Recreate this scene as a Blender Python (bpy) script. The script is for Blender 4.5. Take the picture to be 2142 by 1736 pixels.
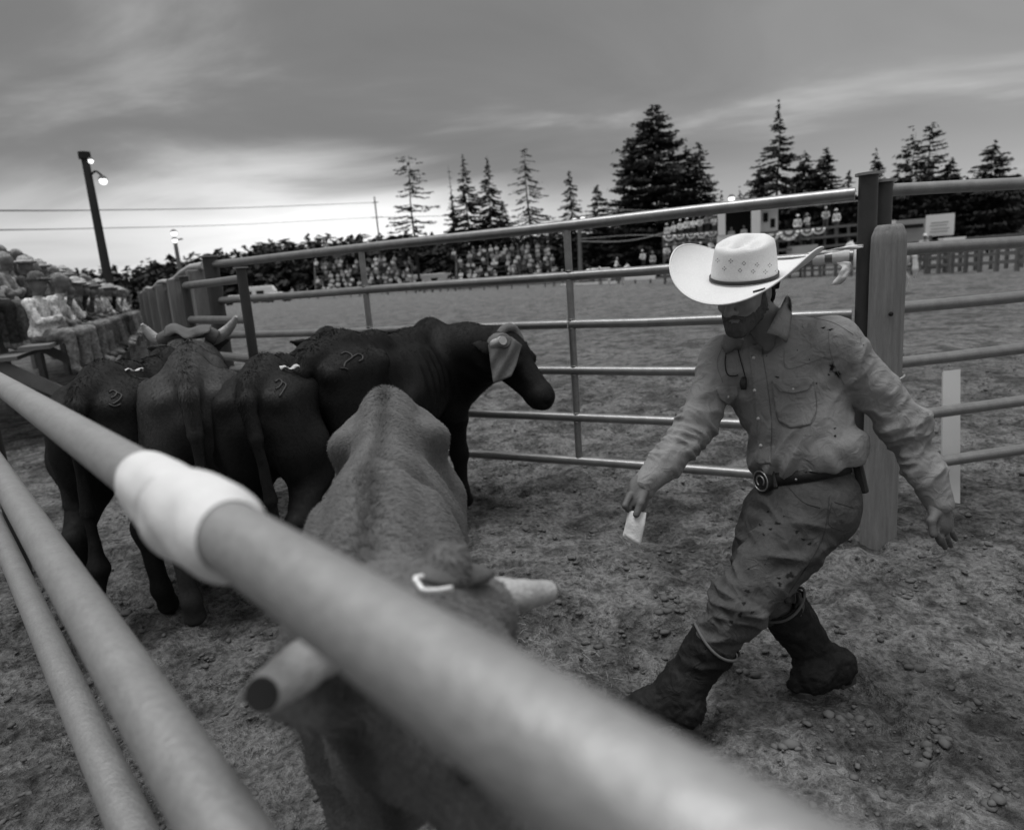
import bpy, bmesh, math, random
import numpy as np
from mathutils import Vector, Matrix
from mathutils.bvhtree import BVHTree

for o in list(bpy.data.objects):
    bpy.data.objects.remove(o)
scene = bpy.context.scene
COL = scene.collection
random.seed(7)
RNG = np.random.default_rng(11)

# ------------------------------------------------------------------ camera
FOC = 1423.0
PITCH = math.radians(11.5)
ROLL = math.radians(4.2)
CAM_H = 1.5
_f = np.array([0, math.cos(PITCH), -math.sin(PITCH)])
_r0 = np.array([1.0, 0, 0])
_u0 = np.array([0, math.sin(PITCH), math.cos(PITCH)])
_r = math.cos(ROLL) * _r0 - math.sin(ROLL) * _u0
_u = math.sin(ROLL) * _r0 + math.cos(ROLL) * _u0
CAM = np.array([0, 0, CAM_H])


def ray(x, y):
    return _f + _r * (x - 1071) / FOC - _u * (y - 868) / FOC


def P(x, y, d):
    """world point seen at (x, y) of the 2142 x 1736 picture, d metres deep"""
    return CAM + ray(x, y) * d


def G(x, y, z=0.0):
    v = ray(x, y)
    return CAM + v * (z - CAM_H) / v[2]


cam_data = bpy.data.cameras.new('camera')
cam = bpy.data.objects.new('camera', cam_data)
COL.objects.link(cam)
cam_data.sensor_width = 36
cam_data.lens = FOC / 2142 * 36
cam_data.clip_start = 0.05
cam_data.clip_end = 3000
cam_data.dof.use_dof = True
cam_data.dof.focus_distance = 2.4
cam_data.dof.aperture_fstop = 2.6
m = Matrix.Identity(4)
for i in range(3):
    m[i][0], m[i][1], m[i][2], m[i][3] = _r[i], _u[i], -_f[i], CAM[i]
cam.matrix_world = m
scene.camera = cam

# ------------------------------------------------------------------ exposure
vs = scene.view_settings
vs.view_transform = 'Standard'
vs.look = 'None'
vs.exposure = 0.5
vs.gamma = 1.0
vs.use_curve_mapping = False

# ------------------------------------------------------------------ world: broken overcast at dusk
SUN_EL, SUN_AZ = math.radians(78), math.radians(-100)   # azimuth from +Y, clockwise
world = bpy.data.worlds.new('World')
scene.world = world
world.use_nodes = True
nt = world.node_tree
nt.nodes.clear()


def N(tree, kind, **kw):
    n = tree.nodes.new(kind)
    for k, v in kw.items():
        if k in n.inputs:
            n.inputs[k].default_value = v
        else:
            setattr(n, k, v)
    return n


def math_node(tree, op, a, b=None, c=None, clamp=False):
    n = tree.nodes.new('ShaderNodeMath')
    n.operation = op
    n.use_clamp = clamp
    for i, v in enumerate((a, b, c)):
        if v is None:
            continue
        if isinstance(v, (int, float)):
            n.inputs[i].default_value = v
        else:
            tree.links.new(v, n.inputs[i])
    return n.outputs[0]


def smooth(tree, v, lo, hi):
    n = tree.nodes.new('ShaderNodeMapRange')
    n.interpolation_type = 'SMOOTHSTEP'
    tree.links.new(v, n.inputs['Value'])
    n.inputs['From Min'].default_value = lo
    n.inputs['From Max'].default_value = hi
    return n.outputs['Result']


def build_world():
    L = nt.links.new
    tc = N(nt, 'ShaderNodeTexCoord')
    sep = N(nt, 'ShaderNodeSeparateXYZ')
    L(tc.outputs['Generated'], sep.inputs[0])
    X, Y, Z = sep.outputs
    zz = math_node(nt, 'MAXIMUM', Z, 0.0)
    az = math_node(nt, 'ARCTAN2', X, Y)
    # cloud plane coordinates: streaks flatten towards the horizon
    den = math_node(nt, 'ADD', zz, 0.16)
    u = math_node(nt, 'DIVIDE', X, den)
    v = math_node(nt, 'DIVIDE', Y, den)
    comb = N(nt, 'ShaderNodeCombineXYZ')
    L(u, comb.inputs[0]); L(v, comb.inputs[1])
    mp = N(nt, 'ShaderNodeMapping')
    mp.inputs['Scale'].default_value = (0.55, 0.75, 1)
    mp.inputs['Rotation'].default_value = (0, 0, 0.25)
    mp.inputs['Location'].default_value = (3.1, 1.7, 0)
    L(comb.outputs[0], mp.inputs[0])
    n1 = N(nt, 'ShaderNodeTexNoise', Scale=1.5, Detail=7.0, Roughness=0.52, Distortion=0.6)
    L(mp.outputs[0], n1.inputs['Vector'])
    n2 = N(nt, 'ShaderNodeTexNoise', Scale=0.55, Detail=3.0, Roughness=0.5)
    L(mp.outputs[0], n2.inputs['Vector'])
    # low edge of the dark deck, ragged
    w1 = math_node(nt, 'MULTIPLY_ADD', n1.outputs['Fac'], 0.16, -0.08)
    w2 = math_node(nt, 'MULTIPLY_ADD', n2.outputs['Fac'], 0.16, -0.08)
    e = math_node(nt, 'ADD', zz, math_node(nt, 'ADD', w1, w2))
    # towards the right of the glow the deck comes lower
    dz = math_node(nt, 'ADD', az, 0.30)
    glow = math_node(nt, 'EXPONENT', math_node(nt, 'MULTIPLY', math_node(nt, 'MULTIPLY', dz, dz), -6.5))
    e2 = math_node(nt, 'SUBTRACT', e, math_node(nt, 'MULTIPLY', glow, 0.055))
    deck = smooth(nt, e2, 0.055, 0.145)
    band = math_node(nt, 'MULTIPLY_ADD', glow, 0.30, 0.27)
    # brightest strip inside the glow sits a little above the tree line
    dd = math_node(nt, 'SUBTRACT', zz, 0.085)
    strip = math_node(nt, 'EXPONENT', math_node(nt, 'MULTIPLY', math_node(nt, 'MULTIPLY', dd, dd), -420.0))
    dz2 = math_node(nt, 'ADD', az, 0.17)
    g2 = math_node(nt, 'EXPONENT', math_node(nt, 'MULTIPLY', math_node(nt, 'MULTIPLY', dz2, dz2), -26.0))
    band = math_node(nt, 'ADD', band, math_node(nt, 'MULTIPLY', math_node(nt, 'MULTIPLY', strip, g2), 0.22))
    band = math_node(nt, 'MULTIPLY', band, math_node(nt, 'MULTIPLY_ADD', n1.outputs['Fac'], 0.7, 0.65))
    # overcast: the deck brightens towards the zenith
    deckv = math_node(nt, 'MULTIPLY_ADD', smooth(nt, zz, 0.3, 1.0), 0.42, 0.130)
    deckv = math_node(nt, 'MULTIPLY', deckv, math_node(nt, 'MULTIPLY_ADD', n1.outputs['Fac'], 0.9, 0.55))
    deckv = math_node(nt, 'MULTIPLY', deckv, math_node(nt, 'MULTIPLY_ADD', smooth(nt, az, -0.1, 0.6), 0.55, 1.0))
    # wisps of paler cloud inside the deck
    wisp = smooth(nt, n1.outputs['Fac'], 0.55, 0.75)
    deckv = math_node(nt, 'MULTIPLY_ADD', wisp, 0.10, deckv)
    mixn = N(nt, 'ShaderNodeMix')
    mixn.data_type = 'FLOAT'
    L(deck, mixn.inputs[0]); L(band, mixn.inputs[2]); L(deckv, mixn.inputs[3])
    cloud = mixn.outputs[0]
    sky = N(nt, 'ShaderNodeTexSky')
    sky.sky_type = 'NISHITA'
    sky.sun_disc = False
    sky.sun_elevation = SUN_EL
    sky.sun_rotation = SUN_AZ
    bw = N(nt, 'ShaderNodeRGBToBW')
    L(sky.outputs[0], bw.inputs[0])
    clear = math_node(nt, 'MULTIPLY', bw.outputs[0], 0.006)
    tot = math_node(nt, 'ADD', cloud, clear)
    bg = N(nt, 'ShaderNodeBackground', Strength=1.0)
    L(tot, bg.inputs['Color'])
    out = N(nt, 'ShaderNodeOutputWorld')
    L(bg.outputs[0], out.inputs[0])


build_world()

sun_data = bpy.data.lights.new('sun', 'SUN')
sun_data.energy = 1.5
sun_data.angle = math.radians(32)
sun = bpy.data.objects.new('sun', sun_data)
COL.objects.link(sun)
sd = Vector((math.sin(SUN_AZ) * math.cos(SUN_EL), math.cos(SUN_AZ) * math.cos(SUN_EL), math.sin(SUN_EL)))
sun.rotation_euler = sd.to_track_quat('Z', 'Y').to_euler()

# ------------------------------------------------------------------ materials
MATS = {}


def mat(name, val, rough=0.8, spec=0.3, metal=0.0, var=0.25, scale=8.0, bump=0.0, bscale=60.0, stretch=(1, 1, 1),
        detail=6.0, sheen=0.0, obj_random=0.0, fine=0.0, coat=0.0):
    """grey procedural material: value modulated by noise, noise bump"""
    if name in MATS:
        return MATS[name]
    mt = bpy.data.materials.new(name)
    mt.use_nodes = True
    t = mt.node_tree
    b = t.nodes['Principled BSDF']
    b.inputs['Roughness'].default_value = rough
    b.inputs['Specular IOR Level'].default_value = spec
    b.inputs['Metallic'].default_value = metal
    if sheen:
        b.inputs['Sheen Weight'].default_value = sheen
        b.inputs['Sheen Roughness'].default_value = 0.5
    if coat:
        b.inputs['Coat Weight'].default_value = coat
    tc = N(t, 'ShaderNodeTexCoord')
    mp = N(t, 'ShaderNodeMapping')
    mp.inputs['Scale'].default_value = stretch
    t.links.new(tc.outputs['Object'], mp.inputs[0])
    nz = N(t, 'ShaderNodeTexNoise', Scale=scale, Detail=detail, Roughness=0.6)
    t.links.new(mp.outputs[0], nz.inputs['Vector'])
    v = math_node(t, 'MULTIPLY_ADD', nz.outputs['Fac'], 2 * var * val, val * (1 - var))
    if fine:
        nf = N(t, 'ShaderNodeTexNoise', Scale=scale * 9, Detail=3.0, Roughness=0.7)
        t.links.new(mp.outputs[0], nf.inputs['Vector'])
        v = math_node(t, 'MULTIPLY', v, math_node(t, 'MULTIPLY_ADD', nf.outputs['Fac'], 2 * fine, 1 - fine))
    if obj_random:
        oi = N(t, 'ShaderNodeObjectInfo')
        v = math_node(t, 'MULTIPLY', v, math_node(t, 'MULTIPLY_ADD', oi.outputs['Random'], 2 * obj_random, 1 - obj_random))
    t.links.new(v, b.inputs['Base Color'])
    if bump:
        nb = N(t, 'ShaderNodeTexNoise', Scale=bscale, Detail=5.0, Roughness=0.65)
        t.links.new(mp.outputs[0], nb.inputs['Vector'])
        bp = N(t, 'ShaderNodeBump', Strength=min(1, bump), Distance=0.01 * max(1, bump))
        t.links.new(nb.outputs['Fac'], bp.inputs['Height'])
        t.links.new(bp.outputs[0], b.inputs['Normal'])
    MATS[name] = mt
    return mt


def emit_mat(name, val):
    if name in MATS:
        return MATS[name]
    mt = bpy.data.materials.new(name)
    mt.use_nodes = True
    b = mt.node_tree.nodes['Principled BSDF']
    b.inputs['Base Color'].default_value = (0.8, 0.8, 0.8, 1)
    b.inputs['Emission Color'].default_value = (1, 1, 1, 1)
    b.inputs['Emission Strength'].default_value = val
    MATS[name] = mt
    return mt


# ------------------------------------------------------------------ object helpers
def tag(o, label=None, cat=None, group=None, kind=None):
    if label: o['label'] = label
    if cat: o['category'] = cat
    if group: o['group'] = group
    if kind: o['kind'] = kind
    return o


def empty(name, loc=(0, 0, 0), rz=0.0):
    o = bpy.data.objects.new(name, None)
    COL.objects.link(o)
    o.empty_display_size = 0.2
    o.location = Vector(tuple(float(c) for c in loc))
    o.rotation_euler = (0, 0, rz)
    return o


def link(name, me, parent=None, world_space=True):
    o = bpy.data.objects.new(name, me)
    COL.objects.link(o)
    if parent is not None:
        o.parent = parent
        if world_space:
            mw = Matrix.LocRotScale(parent.location, parent.rotation_euler, parent.scale)
            if parent.parent is not None:
                pp = parent.parent
                base = Matrix.LocRotScale(pp.location, pp.rotation_euler, pp.scale)
                mw = base @ parent.matrix_parent_inverse @ mw
            o.matrix_parent_inverse = mw.inverted()
    return o


def mesh_np(name, V, Fc, mats, smooth_shade=True, face_mat=None):
    me = bpy.data.meshes.new(name)
    V = np.asarray(V, dtype=np.float64)
    if isinstance(Fc, np.ndarray) and len(Fc):
        m_, k = Fc.shape
        me.vertices.add(len(V)); me.loops.add(m_ * k); me.polygons.add(m_)
        me.vertices.foreach_set('co', V.astype(np.float32).ravel())
        me.loops.foreach_set('vertex_index', Fc.astype(np.int32).ravel())
        me.polygons.foreach_set('loop_start', np.arange(0, m_ * k, k, dtype=np.int32))
        me.update(calc_edges=True)
    else:
        me.from_pydata([tuple(v) for v in V.tolist()], [], [tuple(f) for f in (Fc.tolist() if hasattr(Fc, 'tolist') else Fc)])
    if not isinstance(mats, (list, tuple)):
        mats = [mats]
    for q in mats:
        me.materials.append(q)
    if face_mat is not None:
        me.polygons.foreach_set('material_index', np.asarray(face_mat, dtype=np.int32))
    if smooth_shade:
        me.polygons.foreach_set('use_smooth', np.ones(len(me.polygons), dtype=bool))
    me.update()
    return me


class MB:
    """collects simple shapes into one mesh"""

    def __init__(s):
        s.V, s.F = [], []

    def add(s, V, Fc):
        n = len(s.V)
        s.V += [tuple(float(c) for c in v) for v in V]
        s.F += [tuple(i + n for i in f) for f in Fc]
        return s

    def box(s, c, size, R=None, taper=1.0):
        hx, hy, hz = [q / 2 for q in size]
        pts = []
        for z in (-1, 1):
            k = 1.0 if z < 0 else taper
            for x, y in ((-1, -1), (1, -1), (1, 1), (-1, 1)):
                pts.append(np.array([x * hx * k, y * hy * k, z * hz]))
        if R is not None:
            pts = [np.asarray(R) @ p for p in pts]
        pts = [p + np.asarray(c) for p in pts]
        return s.add(pts, [(3, 2, 1, 0), (4, 5, 6, 7), (0, 1, 5, 4), (1, 2, 6, 5), (2, 3, 7, 6), (3, 0, 4, 7)])

    def beam(s, a, b, w, h, up=(0, 0, 1)):
        """rectangular bar from a to b"""
        a, b = np.asarray(a, float), np.asarray(b, float)
        d = b - a
        L = np.linalg.norm(d)
        d = d / L
        sd_ = np.cross(d, np.asarray(up, float))
        if np.linalg.norm(sd_) < 1e-4:
            sd_ = np.cross(d, np.array([1.0, 0, 0]))
        sd_ /= np.linalg.norm(sd_)
        u_ = np.cross(sd_, d)
        R = np.stack([d, sd_, u_], axis=1)
        return s.box((a + b) / 2, (L, w, h), R)

    def tube(s, pts, rad, n=12, caps=True):
        V, Fc = tube(pts, rad, n, caps)
        return s.add(V, Fc)

    def quad(s, a, b, c, d):
        return s.add([a, b, c, d], [(0, 1, 2, 3)])

    def mesh(s, name, mt, smooth_shade=False):
        return mesh_np(name, s.V, s.F, mt, smooth_shade)

    def build(s, name, mt, parent=None, smooth_shade=False, auto=None, bevel=0.0):
        o = link(name, s.mesh(name, mt, smooth_shade), parent)
        if auto is not None and smooth_shade:
            sharp_edges(o.data, auto)
        if bevel:
            bv = o.modifiers.new('bevel', 'BEVEL')
            bv.width = bevel
            bv.segments = 2
        return o


def sharp_edges(me, ang):
    bm = bmesh.new()
    bm.from_mesh(me)
    for e in bm.edges:
        if len(e.link_faces) == 2 and e.calc_face_angle(0) > ang:
            e.smooth = False
    bm.to_mesh(me)
    bm.free()


def tube(pts, rad, n=12, caps=True):
    pts = [np.asarray(p, float) for p in pts]
    k = len(pts)
    if not hasattr(rad, '__len__'):
        rad = [rad] * k
    V, Fc = [], []
    up = None
    for i in range(k):
        t = pts[min(i + 1, k - 1)] - pts[max(i - 1, 0)]
        t /= np.linalg.norm(t) + 1e-12
        if up is None:
            up = np.array([0, 0, 1.0]) if abs(t[2]) < 0.9 else np.array([1.0, 0, 0])
        a = np.cross(t, up)
        a /= np.linalg.norm(a)
        b = np.cross(a, t)
        up = b
        for j in range(n):
            th = 2 * math.pi * j / n
            V.append(pts[i] + rad[i] * (math.cos(th) * a + math.sin(th) * b))
    for i in range(k - 1):
        for j in range(n):
            j2 = (j + 1) % n
            Fc.append((i * n + j, (i + 1) * n + j, (i + 1) * n + j2, i * n + j2))
    if caps:
        Fc.append(tuple(range(n)))
        Fc.append(tuple((k - 1) * n + j for j in range(n - 1, -1, -1)))
    return V, Fc


def spline(pts, n):
    """Catmull-Rom through pts, n samples"""
    p = np.array([np.asarray(q, float) for q in pts])
    p = np.vstack([2 * p[0] - p[1], p, 2 * p[-1] - p[-2]])
    out = []
    m_ = len(p) - 3
    for i in range(n):
        t = i / (n - 1) * m_
        k = min(int(t), m_ - 1)
        t -= k
        a, b, c, d = p[k], p[k + 1], p[k + 2], p[k + 3]
        out.append(0.5 * (2 * b + (c - a) * t + (2 * a - 5 * b + 4 * c - d) * t * t + (3 * b - a - 3 * c + d) * t ** 3))
    return out


# ------------------------------------------------------------------ smooth-union distance fields -> mesh
class Field:
    def __init__(s, lo, hi, vox):
        s.vox = vox
        s.lo = np.asarray(lo, float)
        s.n = np.ceil((np.asarray(hi, float) - s.lo) / vox).astype(int) + 1
        s.D = np.full(s.n, 1.0, dtype=np.float32)

    def _sub(s, lo, hi):
        a = np.maximum(np.floor((lo - s.lo) / s.vox).astype(int), 0)
        b = np.minimum(np.ceil((hi - s.lo) / s.vox).astype(int) + 1, s.n)
        if np.any(b <= a):
            return None
        ax = [s.lo[i] + s.vox * np.arange(a[i], b[i]) for i in range(3)]
        X, Y, Z = np.meshgrid(*ax, indexing='ij')
        return (slice(a[0], b[0]), slice(a[1], b[1]), slice(a[2], b[2])), X, Y, Z

    def _mix(s, sl, d, k, op):
        o = s.D[sl]
        d = d.astype(np.float32)
        if op == 'cut':
            d = -d
            if k <= 0:
                s.D[sl] = np.maximum(o, d)
            else:
                h = np.clip(0.5 - 0.5 * (d - o) / k, 0, 1)
                s.D[sl] = d * (1 - h) + o * h + k * h * (1 - h)
            return
        if k <= 0:
            s.D[sl] = np.minimum(o, d)
        else:
            h = np.clip(0.5 + 0.5 * (d - o) / k, 0, 1)
            s.D[sl] = d * (1 - h) + o * h - k * h * (1 - h)

    def cap(s, a, b, ra, rb=None, k=0.03, op='add', flat=None):
        """tapered capsule; flat=(axis, f) squeezes it along an axis"""
        rb = ra if rb is None else rb
        a, b = np.asarray(a, float), np.asarray(b, float)
        R = max(ra, rb) * (1.0 if flat is None else max(1, 1)) + k + 2.5 * s.vox
        q = s._sub(np.minimum(a, b) - R, np.maximum(a, b) + R)
        if q is None:
            return s
        sl, X, Y, Z = q
        ab = b - a
        L2 = max(ab @ ab, 1e-9)
        px, py, pz = X - a[0], Y - a[1], Z - a[2]
        t = np.clip((px * ab[0] + py * ab[1] + pz * ab[2]) / L2, 0, 1)
        dx, dy, dz = px - t * ab[0], py - t * ab[1], pz - t * ab[2]
        if flat is not None:
            ax, f = np.asarray(flat[0], float), flat[1]
            ax = ax / np.linalg.norm(ax)
            w = dx * ax[0] + dy * ax[1] + dz * ax[2]
            g = w / f - w
            dx, dy, dz = dx + g * ax[0], dy + g * ax[1], dz + g * ax[2]
        d = np.sqrt(dx * dx + dy * dy + dz * dz) - (ra + (rb - ra) * t)
        if flat is not None:
            d = d * min(1, flat[1] + 0.15)
        s._mix(sl, d, k, op)
        return s

    def ell(s, c, r, axes=None, k=0.03, op='add'):
        """ellipsoid; axes = 3 row vectors"""
        c, r = np.asarray(c, float), np.asarray(r, float)
        A = np.eye(3) if axes is None else np.array([np.asarray(q, float) / np.linalg.norm(q) for q in axes])
        ext = np.sqrt(((A * r[:, None]) ** 2).sum(0)) + k + 2.5 * s.vox
        q = s._sub(c - ext, c + ext)
        if q is None:
            return s
        sl, X, Y, Z = q
        px, py, pz = X - c[0], Y - c[1], Z - c[2]
        l = [px * A[i, 0] + py * A[i, 1] + pz * A[i, 2] for i in range(3)]
        k0 = np.sqrt(sum((l[i] / r[i]) ** 2 for i in range(3)))
        k1 = np.sqrt(sum((l[i] / r[i] ** 2) ** 2 for i in range(3))) + 1e-9
        d = k0 * (k0 - 1) / k1
        d = np.where(k0 < 1e-3, -r.min(), d)
        s._mix(sl, d, k, op)
        return s

    def chain(s, pts, rads, k=0.03):
        for i in range(len(pts) - 1):
            s.cap(pts[i], pts[i + 1], rads[i], rads[i + 1], k)
        return s

    def cut_plane(s, p, n, keep_neg=True):
        """keep the side opposite to n"""
        ax = [s.lo[i] + s.vox * np.arange(s.n[i]) for i in range(3)]
        X, Y, Z = np.meshgrid(*ax, indexing='ij')
        p, n = np.asarray(p, float), np.asarray(n, float)
        n = n / np.linalg.norm(n)
        d = (X - p[0]) * n[0] + (Y - p[1]) * n[1] + (Z - p[2]) * n[2]
        s.D = np.maximum(s.D, d.astype(np.float32))
        return s

    def surf(s, smooth_iter=1):
        D = s.D
        nx, ny, nz = D.shape
        ins = D < 0
        c = [ins[i:nx - 1 + i, j:ny - 1 + j, k:nz - 1 + k] for i in (0, 1) for j in (0, 1) for k in (0, 1)]
        cnt = sum(q.astype(np.int8) for q in c)
        act = (cnt > 0) & (cnt < 8)
        idx = np.full(act.shape, -1, dtype=np.int64)
        I, J, K = np.nonzero(act)
        idx[I, J, K] = np.arange(len(I))
        acc = np.zeros((len(I), 3))
        num = np.zeros(len(I))
        cor = [(i, j, k) for i in (0, 1) for j in (0, 1) for k in (0, 1)]
        for a in cor:
            for ax in range(3):
                if a[ax] == 1:
                    continue
                b = list(a); b[ax] = 1
                va = D[I + a[0], J + a[1], K + a[2]]
                vb = D[I + b[0], J + b[1], K + b[2]]
                cr = (va < 0) != (vb < 0)
                t = np.where(cr, va / np.where(cr, va - vb, 1), 0)
                pt = np.zeros((len(I), 3))
                for q in range(3):
                    pt[:, q] = a[q] + (t if q == ax else 0)
                acc += pt * cr[:, None]
                num += cr
        V = np.stack([I, J, K], 1) + acc / np.maximum(num, 1)[:, None]
        V = V * s.vox + s.lo
        quads = []
        for ax in range(3):
            sl0 = [slice(None)] * 3; sl1 = [slice(None)] * 3
            sl0[ax] = slice(0, -1); sl1[ax] = slice(1, None)
            A, B = ins[tuple(sl0)], ins[tuple(sl1)]
            e = A != B
            o1, o2 = [(1, 2), (2, 0), (0, 1)][ax]
            ii = np.nonzero(e)
            ok = (ii[o1] > 0) & (ii[o2] > 0) & (ii[o1] < D.shape[o1] - 1) & (ii[o2] < D.shape[o2] - 1)
            ii = [q[ok] for q in ii]
            fl = A[tuple(ii)]

            def cell(d1, d2):
                w = [q.copy() for q in ii]
                w[o1] = w[o1] - d1; w[o2] = w[o2] - d2
                return idx[w[0], w[1], w[2]]
            q4 = np.stack([cell(1, 1), cell(0, 1), cell(0, 0), cell(1, 0)], 1)
            q4[~fl] = q4[~fl][:, ::-1]
            quads.append(q4)
        Q = np.concatenate(quads)
        Q = Q[(Q >= 0).all(1)]
        for _ in range(smooth_iter):
            V = relax(V, Q, 0.5)
        return V, Q


def relax(V, Q, w):
    S = np.zeros_like(V); c = np.zeros(len(V))
    for i in range(4):
        for j in ((i + 1) % 4, (i - 1) % 4):
            np.add.at(S, Q[:, i], V[Q[:, j]])
            np.add.at(c, Q[:, i], 1)
    return V * (1 - w) + w * S / np.maximum(c, 1)[:, None]


def vnormals(V, Q):
    n = np.cross(V[Q[:, 2]] - V[Q[:, 0]], V[Q[:, 3]] - V[Q[:, 1]])
    out = np.zeros_like(V)
    for i in range(4):
        np.add.at(out, Q[:, i], n)
    return out / (np.linalg.norm(out, axis=1)[:, None] + 1e-12)


# lattice value noise in numpy
_TAB = np.random.default_rng(5).random(4096)


def vnoise(p):
    p = np.asarray(p, float)
    i = np.floor(p).astype(np.int64)
    f = p - i
    f = f * f * (3 - 2 * f)
    r = 0
    for dx in (0, 1):
        for dy in (0, 1):
            for dz in (0, 1):
                h = ((i[..., 0] + dx) * 73856093 ^ (i[..., 1] + dy) * 19349663 ^ (i[..., 2] + dz) * 83492791) & 4095
                w = (f[..., 0] if dx else 1 - f[..., 0]) * (f[..., 1] if dy else 1 - f[..., 1]) * (f[..., 2] if dz else 1 - f[..., 2])
                r = r + w * _TAB[h]
    return r * 2 - 1


def fbm(p, oct=4, gain=0.5):
    p = np.asarray(p, float)
    a, r = 1.0, 0
    for o in range(oct):
        r = r + a * vnoise(p * 2 ** o + 17.3 * o)
        a *= gain
    return r


def unit(v):
    v = np.asarray(v, float)
    return v / (np.linalg.norm(v) + 1e-12)


def rot_z(a):
    c, s_ = math.cos(a), math.sin(a)
    return np.array([[c, -s_, 0], [s_, c, 0], [0, 0, 1.0]])


class Surface:
    """raycasts from the viewpoint onto a finished mesh to lay seams, pockets and marks on it"""

    def __init__(s, V, Q):
        s.bvh = BVHTree.FromPolygons([tuple(v) for v in V.tolist()], [tuple(q) for q in Q.tolist()])

    def hit(s, x, y, off=0.0):
        d = Vector(ray(x, y)).normalized()
        loc, nor, i, dist = s.bvh.ray_cast(Vector(CAM), d)
        if loc is None:
            return None, None
        if nor.dot(d) > 0:
            nor = -nor
        return np.array(loc + nor * off), np.array(nor)

    def line(s, pts, off, n=24):
        sp = spline([np.array([p[0], p[1], 0]) for p in pts], n)
        out = []
        for q in sp:
            h, _ = s.hit(q[0], q[1], off)
            if h is not None and (not out or np.linalg.norm(h - out[-1]) < 0.08):
                out.append(h)
        return out

    def patch(s, poly, thick, step=6.0, base=0.001, fallback=None):
        """closed slab following the surface inside a polygon of picture points"""
        poly = [np.asarray(p, float) for p in poly]
        c = sum(poly) / len(poly)
        # resample outline
        ring = []
        for i in range(len(poly)):
            a, b = poly[i], poly[(i + 1) % len(poly)]
            k = max(1, int(np.linalg.norm(b - a) / step))
            ring += [a + (b - a) * t / k for t in range(k)]
        n = len(ring)
        nr = max(2, int(max(np.linalg.norm(q - c) for q in ring) / step))
        top, bot = [], []
        for lv in range(nr, 0, -1):
            for q in ring:
                x, y = c + (q - c) * lv / nr
                h, nn = s.hit(x, y)
                if h is None:
                    if fallback is None:
                        return None
                    h, nn = P(x, y, fallback), -_f
                top.append(h + nn * (base + thick)); bot.append(h - nn * 0.004)
        h, nn = s.hit(c[0], c[1])
        if h is None:
            h, nn = P(c[0], c[1], fallback or 2.3), -_f
        s.fall = [1 - lv / nr for lv in range(nr, 0, -1) for q in ring] + [1.0] + [0.0] * n
        top.append(h + nn * (base + thick))
        Fc = []
        for lv in range(nr - 1):
            for i in range(n):
                j = (i + 1) % n
                Fc.append((lv * n + i, lv * n + j, (lv + 1) * n + j, (lv + 1) * n + i))
        for i in range(n):
            Fc.append(((nr - 1) * n + i, (nr - 1) * n + (i + 1) % n, nr * n))
        nt_ = len(top)
        V = top + bot[:n]
        for i in range(n):
            j = (i + 1) % n
            Fc.append((j, i, nt_ + i, nt_ + j))
        return V, Fc

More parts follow.
